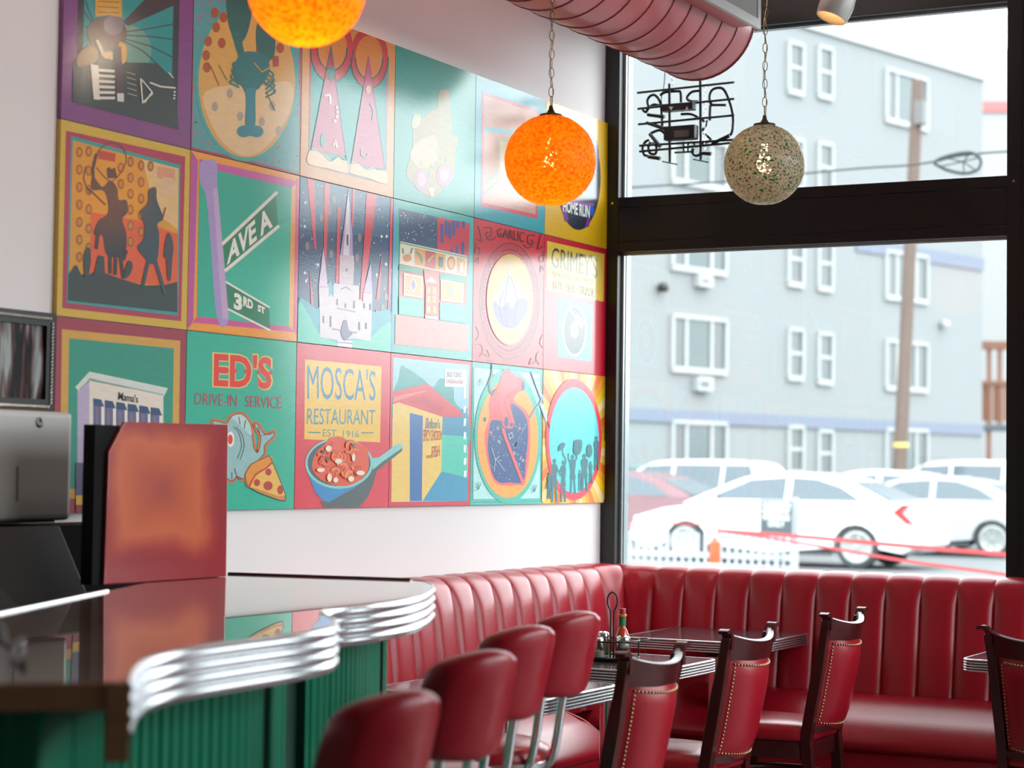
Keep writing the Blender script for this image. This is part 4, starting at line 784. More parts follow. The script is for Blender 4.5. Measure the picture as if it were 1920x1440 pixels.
for x0, x1, rows in ((1257, 1360, ((262, 345), (425, 505), (596, 693), (792, 890))), (1658, 1737, ((140, 232), (476, 560), (642, 728), (806, 890)))):
    for y0, y1 in rows: fwin(x0, y0, x1, y1, 'wide')
for x0, x1, dy in ((1475, 1504, 0), (1531, 1559, 8)):
    for y0, y1 in ((82, 172), (262, 350), (440, 532), (618, 707), (800, 884)): fwin(x0, y0 + dy, x1, y1 + dy, 'narrow')
for x0, y0, x1, y1 in ((1300, 515, 1326, 541), (1298, 706, 1326, 735)):
    a0, z1 = fc(x0, y0); a1, z0 = fc(x1, y1)
    f = part(ap, 'air_conditioner', fbox(a0, a1, z0, z1, 0, 0.22), WTRIM, world=True, bevel=0.02)
    o = part(None, 'vent', fbox(a0 + .1, a1 - .2, z0 + .12, z1 - .12, 0.2, 0.235), WGL2); o.parent = f; o.location = -Vector(ap.location)
for x, y, m in ((1235, 540, BLACK), (1764, 609, WTRIM)):
    a0, z0 = fc(x, y); part(ap, 'wall_light', MB().lathe([(0.0001, -0.12), (0.12, -0.1), (0.15, 0.0), (0.1, 0.12), (0.0001, 0.14)], 12, FPt(a0, z0, 0.16)).tube([FPt(a0, z0, 0.16), FPt(a0, z0, 0)], 0.05), m, world=True)

DARK_ROOF = mat('dark_roof_edge', (0.07, 0.07, 0.07), 0.8)
# pale building and timber balcony beyond
wb = thing('pale_building', 'pale blank building with a red strip beyond the grey apartments', 'building', dep(1900, 900, 84) * 1)
wb.location.z = 0
WBM = mat('pale_render', (0.28, 0.28, 0.28), 0.85)
zt = dep(1860, 82, 84).z; zr = dep(1860, 195, 84).z; Cb = Vector((wb.location.x, wb.location.y, 0))
def wbox(a0, a1, z0, z1, o0, o1):
    t2 = Vector((CR.x, CR.y, 0)).normalized(); n2 = Vector((-CF.x, -CF.y, 0)).normalized()
    v = [Cb + t2 * a + n2 * o + Vector((0, 0, z)) for z in (z0, z1) for a, o in ((a0, o0), (a1, o0), (a1, o1), (a0, o1))]
    return MB().add(v, [(0, 3, 2, 1), (4, 5, 6, 7), (0, 1, 5, 4), (1, 2, 6, 5), (2, 3, 7, 6), (3, 0, 4, 7)])
part(wb, 'wall', wbox(-4.2, 6, -0.2, zt, -9, 0), WBM, world=True)
part(wb, 'red_strip', wbox(-4.2, 6, zr - 0.22, zr + 0.22, 0, 0.1), mat('faded_red', (0.40, 0.12, 0.12), 0.7), world=True)
TIM = mat('orange_timber', (0.2, 0.085, 0.05), 0.7, var=0.1, vscale=2)
bc = thing('timber_balcony', 'orange brown timber balcony beside the right window post', 'balcony', dep(1866, 900, 70)); bc.location.z = 0
Cb = Vector((bc.location.x, bc.location.y, 0))
zz = lambda y: dep(1866, y, 70).z
part(bc, 'deck', wbox(-0.5, 2.6, zz(806), zz(796), -2, 0.3), mat('blue_grey_deck', (0.10, 0.12, 0.14), 0.8), world=True)  # deck in one even dark blue-grey
for a in (-0.32, 0.05, 0.75, 1.6, 2.4): part(bc, 'post', wbox(a, a + 0.14, 0.0 if a < -0.2 else zz(796), zz(648), 0, 0.14), TIM, world=True)
part(bc, 'handrail', wbox(-0.5, 2.6, zz(722), zz(714), 0, 0.2), TIM, world=True)
for k in range(8): part(bc, 'railing_board', wbox(-0.48 + k * 0.38, -0.48 + k * 0.38 + 0.34, zz(790), zz(722), 0.05, 0.09), TIM, world=True)
part(bc, 'roof_beam', wbox(-0.6, 2.6, zz(655), zz(640), -0.1, 0.25), TIM, world=True)

# utility pole and the overhead cable
PD = 43
pt = dep(1721, 150, PD); pb = dep(1686, 905, PD); pdn = pb + (pb - pt) * (pb.z / (pt.z - pb.z)); ptop = pt
po = thing('utility_pole', 'weathered brown wooden utility pole in front of grey building', 'pole', (pdn.x, pdn.y, 0))
part(po, 'shaft', MB().tube([pdn, ptop], [0.155, 0.125], 16), mat('weathered_pole', (0.13, 0.094, 0.078), 0.9, var=0.2, vscale=4, stretch=(4, 4, 0.4)), smooth=50, world=True)
tgp = dep(1686, 834, PD - 0.14); part(po, 'yellow_tag', MB().lathe([(0.148, -0.05), (0.16, -0.05), (0.16, 0.05), (0.148, 0.05)], 16, pdn + (pt - pdn) * ((tgp.z) / pt.z)), mat('yellow_tag', (0.62, 0.45, 0.12), 0.6), world=True)
part(po, 'bracket', MB().box(-0.1, -0.35, -0.25, 0.1, -0.1, 0.25, Matrix.Translation(dep(1731, 215, PD))), mat('bracket_steel', (0.12, 0.12, 0.12), 0.6), world=True)
CABM = mat('black_cable', (0.035, 0.05, 0.05), 0.7)
cb = [dep(x, y, 20) for x, y in ((900, 372), (1175, 352), (1350, 341), (1510, 325), (1620, 315), (1700, 310), (1752, 303), (1800, 292), (1890, 284), (2100, 276))]
tag(part(None, 'overhead_cable', MB().tube(catmull(cb, 5), 0.011, 6), CABM), 'black overhead cable crossing upper window from side to side', 'cable')
lp = [dep(x, y, 19.95) for x, y in ((1752, 304), (1768, 295), (1795, 288), (1820, 286), (1836, 295), (1839, 308), (1830, 320), (1808, 325), (1780, 320), (1762, 312))]
cl = thing('cable_loop', 'oval cable storage loop on the overhead cable near the pole', 'cable loop', lp[8])
part(cl, 'rim', MB().tube(catmull(lp, 5, True), 0.017, 6, closed=True), CABM, world=True)
hub = dep(1806, 303, 19.95)
for k in (1, 3, 4, 6, 7, 9): part(cl, 'spoke', MB().tube([hub, lp[k]], 0.008, 5), CABM, world=True)

# fence, sign, delineator and tape by the pavement
FNC = mat('white_fence', (0.36, 0.39, 0.42), 0.5)
fy = 17.5
x0 = ony(1120, 1000, fy).x; x1 = ony(1492, 1000, fy).x; zc = lambda y: ony(1340, y, fy).z
fe = thing('picket_fence', 'low white metal picket fence on pavement before white sedan', 'fence', (x0, fy, 0))
part(fe, 'rail', MB().box(x0, fy - 0.02, zc(1061), x1, fy + 0.02, zc(1056)), FNC, world=True)
part(fe, 'rail', MB().box(x0, fy - 0.02, zc(1046), x1, fy + 0.02, zc(1036)), FNC, world=True)
n = 26; pk = None
for k in range(n):
    if pk is None: pk = o = part(fe, 'picket', MB().box(-0.022, -0.012, 0.02, 0.022, 0.012, zc(1000)), FNC)
    else: o = pk.copy(); COL.objects.link(o); o.parent = fe
    o.location = ((x1 - x0) * (k + 0.5) / n, 0, 0)
part(fe, 'end_post', MB().box(x1 - 0.03, fy - 0.03, 0, x1 + 0.03, fy + 0.03, zc(930)), FNC, world=True)
sx0 = ony(1427, 940, fy - 0.1).x; sx1 = ony(1486, 940, fy - 0.1).x; sz0 = ony(1450, 1002, fy - 0.1).z; sz1 = ony(1450, 939, fy - 0.1).z
sg = thing('parking_sign', 'small black sign lettered RESIDENT PARKING ONLY on the fence', 'sign', ((sx0 + sx1) / 2, fy - 0.1, 0))
part(sg, 'frame', MB().box(sx0 - 0.02, fy - 0.1, sz0 - 0.02, sx1 + 0.02, fy - 0.085, sz1 + 0.02), FNC, world=True)
part(sg, 'plate', MB().box(sx0, fy - 0.108, sz0, sx1, fy - 0.1, sz1), mat('sign_black', (0.05, 0.07, 0.08), 0.5), world=True)
part(sg, 'post', MB().box((sx0 + sx1) / 2 - 0.02, fy - 0.084, 0, (sx0 + sx1) / 2 + 0.02, fy - 0.05, sz1), FNC, world=True)
SL = mat('sign_lettering', (0.75, 0.78, 0.76), 0.6)
for body, f0, f1, w0, w1 in (('GARRISON', .97, .80, .06, .94), ('RESIDENT', .77, .61, .07, .93), ('PARKING', .58, .42, .08, .92), ('ONLY', .39, .23, .24, .76)):
    g, fs = glyphs(body, 0.02); zz0 = sz0 + (sz1 - sz0) * f1; zz1 = sz0 + (sz1 - sz0) * f0; a = sx0 + (sx1 - sx0) * w0; b = sx0 + (sx1 - sx0) * w1
    part(sg, 'lettering', MB().add([(a + (b - a) * u, fy - 0.1085, zz0 + (zz1 - zz0) * v) for u, v in g], fs), SL, world=True)
dl = ony(1340, 1056, 15.8)
de = thing('delineator_post', 'orange traffic delineator post with loop handle holding red tape', 'traffic post', (dl.x, dl.y, 0))
OR = mat('safety_orange', (0.38, 0.08, 0.02), 0.5)
part(de, 'base', MB().lathe([(0.16, 0), (0.16, 0.06), (0.09, 0.1), (0.085, dl.z)], 20), mat('delineator_white', (0.6, 0.58, 0.55), 0.6), smooth=40)
zt = lambda y: ony(1340, y, 15.8).z
part(de, 'body', MB().lathe([(0.06, 0.1), (0.078, dl.z), (0.076, zt(1016)), (0.035, zt(1013)), (0.03, zt(1008)), (0.0001, zt(1007))], 20), OR, smooth=40)
part(de, 'loop_handle', MB().tube(catmull([(-0.035, 0, zt(1005)), (-0.045, 0, zt(985)), (0.0, 0, zt(971)), (0.045, 0, zt(985)), (0.035, 0, zt(1005))], 5), 0.014, 8), OR, smooth=50)
TAPE = mat('red_caution_tape', (0.42, 0.04, 0.045), 0.5)
def tape(pts, w, label):
    m = MB(); P = catmull(pts, 6); rows = [[p + Vector((0, 0, w / 2)), p - Vector((0, 0, w / 2)), p - Vector((0, 0.002, w / 2)), p + Vector((0, -0.002, w / 2))] for p in P]
    m.grid(rows, closed=True); tag(part(None, 'caution_tape', m, TAPE), label, 'tape')
tape([ony(1130, 986, 15.9), ony(1172, 985, 15.9), ony(1250, 981, 15.85), ony(1334, 984, 15.8)], 0.018, 'red caution tape strung left of the orange post')
tape([ony(1345, 995, 15.8), ony(1500, 1006, 15.0), ony(1700, 1024, 14.2), ony(1890, 1040, 13.5), ony(2100, 1058, 12.8)], 0.05, 'wide upper red caution tape strung right of orange post')
tape([ony(1345, 996, 15.78), ony(1450, 1010, 15.0), ony(1600, 1035, 14.0), ony(1700, 1052, 13.4), ony(1890, 1078, 12.6), ony(2100, 1110, 12)], 0.035, 'lower red caution tape sagging right of orange post')

# unseen low building, added to cut sky reflections in the lower mural
lb = thing('reflection_block', 'unseen low brown building added to cut sky reflections in the mural', 'building', (24, 40, 0))
part(lb, 'wall', MB().box(6, 36, -0.1, 44, 46, 3.4), mat('brown_brick', (0.13, 0.10, 0.085), 0.9, var=0.15, vscale=2), world=True)
part(lb, 'roof_edge', MB().box(5.8, 35.8, 3.4, 44.2, 46.2, 3.6), DARK_ROOF, world=True)
for k in range(7): part(lb, 'window', MB().box(8 + 5 * k, 35.95, 1.0, 11 + 5 * k, 36.02, 2.6), WGL, world=True)

# ---------------- cars
CARW = mat('white_car_paint', (0.62, 0.63, 0.64), 0.25, coat=0.6, coatr=0.03)
CARS = mat('silver_car_paint', (0.36, 0.375, 0.39), 0.25, coat=0.6, coatr=0.03)
CARR = mat('maroon_car_paint', (0.16, 0.06, 0.075), 0.25, coat=0.6, coatr=0.03)
CARG = mat('green_car_paint', (0.10, 0.17, 0.16), 0.3, coat=0.6)
CGL = mat('car_glass', (0.09, 0.115, 0.135), 0.12, spec=0.4)
RIM = mat('alloy_rim', (0.33, 0.35, 0.34), 0.3, metal=0.4)
DARKT = mat('dark_trim', (0.05, 0.055, 0.06), 0.6)
TAILM = mat('tail_lamp', (0.55, 0.02, 0.02), 0.2)
def car(loc, rz, paint, label, kind='sedan', s=1.0, name='sedan'):
    """length along +x (nose at +x); origin on the ground midway between the axles"""
    t = thing(name, label, 'car', loc, rz, 'parked cars across the street')
    suv = kind != 'sedan'; H = 1.68 if suv else 1.44; belt = 1.05 if suv else 0.97; WB = 2.78; hw = 0.89
    low = [(-2.32, 0.36), (-2.36, 0.62), (-2.30, 0.80), (-2.24, belt + (0.02 if not suv else 0.0)), (-1.6, belt + 0.04), (0.2, belt), (1.05, belt - 0.02), (1.75, 0.86), (2.2, 0.74), (2.36, 0.58), (2.36, 0.40), (2.25, 0.26)]
    arch = lambda cx, d: [(cx + 0.37 * math.cos(a) * d, 0.31 + 0.37 * math.sin(a)) for a in [PI * k / 10 for k in range(11)]]
    bot = [(2.0, 0.22)] + [(WB / 2 + 0.37 * math.cos(PI * k / 10), 0.30 + 0.37 * math.sin(PI * k / 10)) for k in range(11)] + [(0, 0.20)] + [(-WB / 2 + 0.37 * math.cos(PI * k / 10), 0.30 + 0.37 * math.sin(PI * k / 10)) for k in range(11)] + [(-2.1, 0.24)]
    out = low + bot; m = MB()
    def wdt(x, z): return hw * (1 - 0.10 * max(0, abs(x) - 1.5) ** 2) * (1 - 0.05 * max(0, z - 0.8)) 
    rings = [[Vector((x, sgn * wdt(x, z) * k, z)) for x, z in out] for sgn, k in ((-1, 0.94), (-1, 1.0), (1, 1.0), (1, 0.94))]
    rings[0] = [Vector((p.x * 0.985, p.y - 0.0, 0.62 + (p.z - 0.62) * 0.97)) for p in rings[0]]; rings[3] = [Vector((p.x * 0.985, p.y, 0.62 + (p.z - 0.62) * 0.97)) for p in rings[3]]
    rings[0], rings[1] = [Vector((p.x, -wdt(p.x, p.z), p.z)) for p in rings[0]], [Vector((p.x, p.y * 0.955, p.z)) for p in rings[1]]
    rings[3], rings[2] = [Vector((p.x, wdt(p.x, p.z), p.z)) for p in rings[3]], [Vector((p.x, p.y * 0.955, p.z)) for p in rings[2]]
    m.extrude(rings); part(t, 'body', m, paint, smooth=35)
    if suv: cab = [(-2.22, belt), (-2.10, 1.35), (-1.85, H - 0.06), (-1.2, H), (0.0, H - 0.02), (0.55, H - 0.14), (1.35, belt)]
    else: cab = [(-1.95, belt), (-1.55, 1.16), (-1.10, 1.34), (-0.65, H - 0.02), (-0.2, H), (0.25, H - 0.04), (0.6, 1.30), (1.0, 1.13), (1.45, belt - 0.03)]
    cab = [(p.x, p.y) for p in catmull([(x, z, 0) for x, z in cab], 3)]
    chw = lambda z: 0.83 - 0.36 * (z - belt)
    m = MB().extrude([[Vector((x, -chw(z), z)) for x, z in cab], [Vector((x, chw(z), z)) for x, z in cab]]); part(t, 'cabin', m, paint, smooth=50)
    zb, zt = belt + 0.045, H - 0.10
    def inset(x): return x
    if suv: wins = [[(-2.0, zb), (-1.25, zb), (-1.25, zt), (-1.80, zt)], [(-1.18, zb), (-0.15, zb), (-0.15, zt), (-1.18, zt)], [(-0.08, zb), (1.08, zb), (0.50, zt - .03), (-0.08, zt)]]
    else: wins = [[(-1.45, zb), (-0.32, zb), (-0.32, zt + .02), (-0.70, zt), (-1.10, 1.22)], [(-0.22, zb), (1.08, zb), (0.75, 1.15), (0.35, zt - .02), (-0.22, zt + .02)]]
    for sgn in (-1, 1):
        for wv in wins:
            a = [Vector((x, sgn * (chw(z) + 0.006), z)) for x, z in wv]; b = [Vector((x, sgn * (chw(z) - 0.02), z)) for x, z in wv]; nn = len(a)
            part(t, 'side_window', MB().add(a + b, [tuple(range(nn)), tuple(range(nn, 2 * nn))[::-1]] + [(i, (i + 1) % nn, nn + (i + 1) % nn, nn + i) for i in range(nn)]), CGL)
        mm = MB().box(0.86, sgn * 0.86, belt + 0.0, 1.04, sgn * 1.0, belt + 0.14); part(t, 'wing_mirror', mm, paint, bevel=0.03)
        part(t, 'sill_trim', MB().box(-0.98, sgn * 0.83 - 0.02, 0.19, 0.98, sgn * 0.83 + 0.02, 0.25), DARKT)
    def slab(pts, d):
        nn = len(pts); c = [p + d for p in pts]; return MB().add(pts + c, [tuple(range(nn)), tuple(range(nn, 2 * nn))[::-1]] + [(i, (i + 1) % nn, nn + (i + 1) % nn, nn + i) for i in range(nn)])
    if suv: ws = [(0.60, H - .16), (1.28, belt + .06)]; rw = [(-2.08, H - .24), (-2.2, belt + .1)]
    else: ws = [(0.55, 1.31), (1.32, belt + .04)]; rw = [(-1.22, 1.29), (-1.85, belt + .06)]
    for (xa, za), (xb, zb2) in (ws, rw):
        d = Vector((0.02 if xb > 0 else -0.02, 0, 0.018)); part(t, 'windscreen', slab([Vector((xa, -chw(za) + .06, za)), Vector((xb, -chw(zb2) + .05, zb2)), Vector((xb, chw(zb2) - .05, zb2)), Vector((xa, chw(za) - .06, za))], d), CGL)
    for cx in (-WB / 2, WB / 2):
        for sgn in (-1, 1):
            M = Matrix.Translation((cx, sgn * 0.78, 0.325)) @ Matrix.Rotation(-sgn * PI / 2, 4, 'X')
            wh = part(t, 'wheel', MB().lathe([(0.0001, -0.1), (0.25, -0.1), (0.315, -0.09), (0.325, -0.05), (0.325, 0.05), (0.315, 0.09), (0.25, 0.1), (0.22, 0.085), (0.0001, 0.08)], 28, (0, 0, 0), M), RUBBER, smooth=35)
            rm = MB().lathe([(0.205, 0.07), (0.235, 0.098), (0.245, 0.105), (0.22, 0.112), (0.195, 0.10)], 28, (0, 0, 0), M).lathe([(0.0001, 0.115), (0.045, 0.112), (0.05, 0.09)], 14, (0, 0, 0), M)
            for k in range(7):
                A = M @ Matrix.Rotation(2 * PI * k / 7, 4, 'Z'); rm.box(0.03, -0.022, 0.09, 0.215, 0.022, 0.106, A)
            o = part(None, 'rim', rm, RIM, smooth=40); o.parent = wh
    for sgn in (-1, 1):
        part(t, 'tail_lamp', MB().prism([(-2.25, 0.70), (-2.16, 0.70), (-1.95, 0.86), (-2.10, 0.98), (-2.20, 0.98), (-2.08, 0.86)], 0, 0.06, Matrix(((1, 0, 0, 0), (0, 0, -sgn, sgn * 0.90), (0, 1, 0, 0), (0, 0, 0, 1)))), TAILM)
        part(t, 'head_lamp', MB().box(2.02, sgn * 0.60, 0.60, 2.30, sgn * 0.81, 0.72), mat('head_lamp', (0.55, 0.58, 0.6), 0.1), bevel=0.02)
    part(t, 'number_plate', MB().box(-2.372, -0.22, 0.60, -2.36, 0.22, 0.72), WHITEP)
    t.scale = (s, s, s)
    return t
a = onz(1283, 1056, 0); b = onz(1610, 1067, 0); mid = (a + b) / 2
sd = Vector((0, 0.85, 0))
car((mid.x, mid.y + 0.85, 0), PI, CARW, 'white sedan parked broadside, nearest to the window', s=1.02)
cB = onz(1862, 1046, 0); car((cB.x - 1.39 + 0.0, cB.y + 0.85, 0), PI, CARS, 'silver white sedan parked right, behind the nearest white sedan', s=1.0)
def car_at(x, ytop, D, rz, paint, label, kind, H, name):
    p = dep(x, ytop, D); p2 = Vector((p.x, p.y, 0)); s_ = (p.z) / H
    return car(p2, rz, paint, label, kind, max(0.9, min(1.12, s_)), name)
car_at(1790, 863, 45, PI, CARW, 'white estate car beside the pole behind silver sedan', 'suv', 1.68, 'estate_car')
car_at(1645, 881, 39.9, PI, CARW, 'white sedan half hidden behind the nearest white sedan roof', 'sedan', 1.44, 'sedan')
car_at(1278, 862, 43.0, PI, CARW, 'white hatchback with dark windows, left of the nearest sedan roof', 'suv', 1.68, 'hatchback')
car_at(1150, 882, 36, PI, CARR, 'maroon sedan at left window edge behind nearest white sedan', 'sedan', 1.44, 'sedan')
car_at(1090, 868, 46.5, PI, CARG, 'dark green car far left under the building', 'suv', 1.68, 'hatchback')

# ================================================================== corner banquette
bq = thing('corner_banquette', 'red vinyl channel back banquette running around the window corner', 'banquette', (0.3, -0.3, 0))
MY0, WX1, CRAD = -2.75, 3.3, 0.34
lenA = -CRAD - MY0; lenC = CRAD * PI / 2
def bpath(s):
    """point on the wall line and direction into the room"""
    if s < lenA: return Vector((-0.012, MY0 + s, 0)), Vector((1, 0, 0))
    if s < lenA + lenC:
        a = (s - lenA) / CRAD; c = Vector((CRAD - 0.012, -CRAD - 0.0, 0)); n = Vector((math.cos(a), -math.sin(a), 0))
        return c - n * CRAD, n
    return Vector((CRAD - 0.012 + (s - lenA - lenC), 0.0, 0)), Vector((0, -1, 0))
PROF = [(0.245, 0.40), (0.235, 0.50), (0.215, 0.62), (0.195, 0.76), (0.178, 0.88), (0.168, 0.94), (0.152, 0.985), (0.122, 1.010), (0.085, 1.018), (0.012, 1.018)]
PROF = [(p.x, p.y) for p in catmull([(a, b, 0) for a, b in PROF], 3)]
seamsA = [MY0 + 0.172 * k for k in range(14)]
seams = [y - MY0 for y in seamsA if y < -0.40] + [lenA + lenC * 0.02, lenA + lenC * 0.52, lenA + lenC * 1.02]
x = 0.345 + 0.157
while x < WX1: seams.append(lenA + lenC + x - CRAD); x += 0.1585
tt = [0.0, 0.03, 0.08, 0.16, 0.28, 0.42, 0.5, 0.58, 0.72, 0.84, 0.92, 0.97, 1.0]
for i in range(len(seams) - 1):
    rows = []
    for t_ in tt:
        s_ = seams[i] + (seams[i + 1] - seams[i]) * t_; P, n = bpath(s_); u = abs(2 * t_ - 1)
        bulge = 0.021 * (1 - u ** 4.5) - 0.006
        row = []
        for j, (d, z) in enumerate(PROF):
            up = min(1.0, max(0.0, (z - 0.90) / 0.118)); b2 = bulge * (1 - up); bz = bulge * 0.45 * up
            row.append(P + n * (d + b2) + Vector((0, 0, z + bz)))
        row.append(P + n * 0.012 + Vector((0, 0, 0.40)))
        rows.append(row)
    part(bq, 'back_channel', MB().grid(rows), VINYL, smooth=75, world=True)
def cushion(poly_fn, name):
    return None
def seat_run(P0, P1, nrm, depth, ends, name='seat_cushion'):
    """a bench seat from P0 to P1 (on the wall line), front at depth along nrm; rounded nose"""
    P0, P1, nrm = Vector(P0), Vector(P1), Vector(nrm); d = (P1 - P0).normalized()
    prof = [(0.10, 0.312), (0.10, 0.49), (0.20, 0.508), (depth - 0.33, 0.514), (depth - 0.25, 0.504), (depth - 0.17, 0.472), (depth - 0.085, 0.428), (depth - 0.03, 0.382), (depth - 0.004, 0.338), (depth - 0.03, 0.312)]
    prof = [prof[0]] + [(p.x, p.y) for p in catmull([(a, b, 0) for a, b in prof[1:]], 3)]
    L = (P1 - P0).length; ss = [0, 0.012, 0.04, L - 0.04, L - 0.012, L]
    shr = [0.022 if ends[0] else 0, 0.008 if ends[0] else 0, 0, 0, 0.008 if ends[1] else 0, 0.022 if ends[1] else 0]
    rows = []
    for s_, h in zip(ss, shr):
        rows.append([P0 + d * s_ + nrm * min(a, depth - h) * 1.0 + Vector((0, 0, z - (h if z > 0.45 else 0))) for a, z in prof])
    m = MB().extrude(rows); o = part(bq, name, m, VINYL, smooth=60, world=True)
    part(bq, 'seat_base', MB().add([P0 + nrm * a + d * s_ + Vector((0, 0, z)) for z in (0.09, 0.32) for s_, a in ((0.01, 0.02), (L - 0.01, 0.02), (L - 0.01, depth - 0.05), (0.01, depth - 0.05))], [(0, 3, 2, 1), (4, 5, 6, 7), (0, 1, 5, 4), (1, 2, 6, 5), (2, 3, 7, 6), (3, 0, 4, 7)]), VINYL, world=True, bevel=0.02)
    part(bq, 'toe_kick', MB().add([P0 + nrm * a + d * s_ + Vector((0, 0, z)) for z in (0.0, 0.09) for s_, a in ((0.03, 0.02), (L - 0.03, 0.02), (L - 0.03, depth - 0.10), (0.03, depth - 0.10))], [(0, 3, 2, 1), (4, 5, 6, 7), (0, 1, 5, 4), (1, 2, 6, 5), (2, 3, 7, 6), (3, 0, 4, 7)]), BLACK, world=True)
    return o
seat_run((0, MY0, 0), (0, -1.36, 0), (1, 0, 0), 0.70, (True, True))
seat_run((0.05, 0, 0), (WX1, 0, 0), (0, -1, 0), 0.66, (False, True))
# welt along the free end of the short seat
part(bq, 'piping', MB().tube(catmull([(0.26, -1.358, 0.497), (0.37, -1.358, 0.502), (0.53, -1.358, 0.462), (0.615, -1.358, 0.418), (0.678, -1.358, 0.35), (0.655, -1.358, 0.2), (0.655, -1.358, 0.1)], 4), 0.007, 8), VINYL, smooth=60, world=True)

# ================================================================== diner tables
def speck_mat():
    m = mat('speckled_laminate', (0.035, 0.018, 0.024), 0.14, spec=0.42)
    t = m.node_tree; b = t.nodes['Principled BSDF']; tc = nd(t, 'ShaderNodeTexCoord'); v = nd(t, 'ShaderNodeTexNoise'); v.inputs['Scale'].default_value = 210; v.inputs['Detail'].default_value = 1
    cr = nd(t, 'ShaderNodeValToRGB'); e = cr.color_ramp.elements; e[0].position = 0.60; e[0].color = (0.035, 0.018, 0.024, 1); e[1].position = 0.70; e[1].color = (0.42, 0.36, 0.37, 1)
    t.links.new(tc.outputs['Object'], v.inputs['Vector']); t.links.new(v.outputs['Fac'], cr.inputs[0]); t.links.new(cr.outputs[0], b.inputs['Base Color'])
    return m
LAM = speck_mat()
TZ = 0.752
def diner_table(cx, cy, wx, wy, label):
    t = thing('diner_table', label, 'table', (cx, cy, 0), 0, 'speckled diner tables with ribbed metal edges')
    o = rrect(-wx / 2 + .004, -wy / 2 + .004, wx / 2 - .004, wy / 2 - .004, 0.055, 6)
    part(t, 'table_top', MB().prism(o, TZ - 0.040, TZ), LAM, smooth=30)
    # ribbed metal edge: bright ribs on a black band
    c0 = rrect(-wx / 2, -wy / 2, wx / 2, wy / 2, 0.058, 7); n = len(c0)
    def ring(d, z):
        out = []
        for i, p in enumerate(c0):
            a, b = Vector(c0[i - 1]), Vector(c0[(i + 1) % n]); tg = (b - a).normalized(); out.append(Vector((p[0] + tg.y * d, p[1] - tg.x * d, z)))
        return out
    part(t, 'edge_band', MB().grid([ring(-0.003, TZ - 0.046), ring(0.001, TZ - 0.046), ring(0.001, TZ - 0.001), ring(-0.003, TZ - 0.001)], closed=True), BLACK, smooth=35)
    for k in range(5):
        zc_ = TZ - 0.0435 + k * 0.0102; pr = [(0.001 + 0.0042 * math.sin(a), zc_ - 0.0036 * math.cos(a)) for a in [PI * q / 6 for q in range(7)]]
        if k == 4: pr = pr[:5] + [(0.002, TZ + 0.0012), (-0.007, TZ + 0.0008)]
        part(t, 'edge_rib', MB().grid([ring(d, z) for d, z in pr], closed=True), BRUSHED, smooth=50)
    part(t, 'pedestal', MB().lathe([(0.038, 0.03), (0.036, 0.05), (0.036, 0.665), (0.0001, 0.666)], 24), CHROME, smooth=40)
    part(t, 'top_flange', MB().lathe([(0.05, 0.66), (0.06, 0.68), (0.16, 0.70), (0.16, TZ - 0.041)], 24), BLACK, smooth=40)
    ft_ = MB()
    for a in (0, 90, 180, 270):
        M = Matrix.Rotation(math.radians(a + 45), 4, 'Z'); ft_ = MB().box(0.0, -0.03, 0.0, 0.29, 0.03, 0.045, M); part(t, 'foot', ft_, BLACK, bevel=0.012)
    return t
diner_table(0.80, -0.53, 0.62, 0.68, 'black speckled table with ribbed edge, nearest the window corner')
diner_table(0.925, -1.88, 0.62, 0.62, 'black speckled table with ribbed edge carrying the condiment caddy')
diner_table(1.00, -2.905, 0.62, 0.58, 'black speckled table with ribbed edge behind the chrome stools')
t5 = onz(1835, 1226, TZ)
diner_table(t5.x + 0.33, t5.y + 0.05, 0.66, 0.62, 'black speckled table mostly hidden behind the rightmost wooden chair')

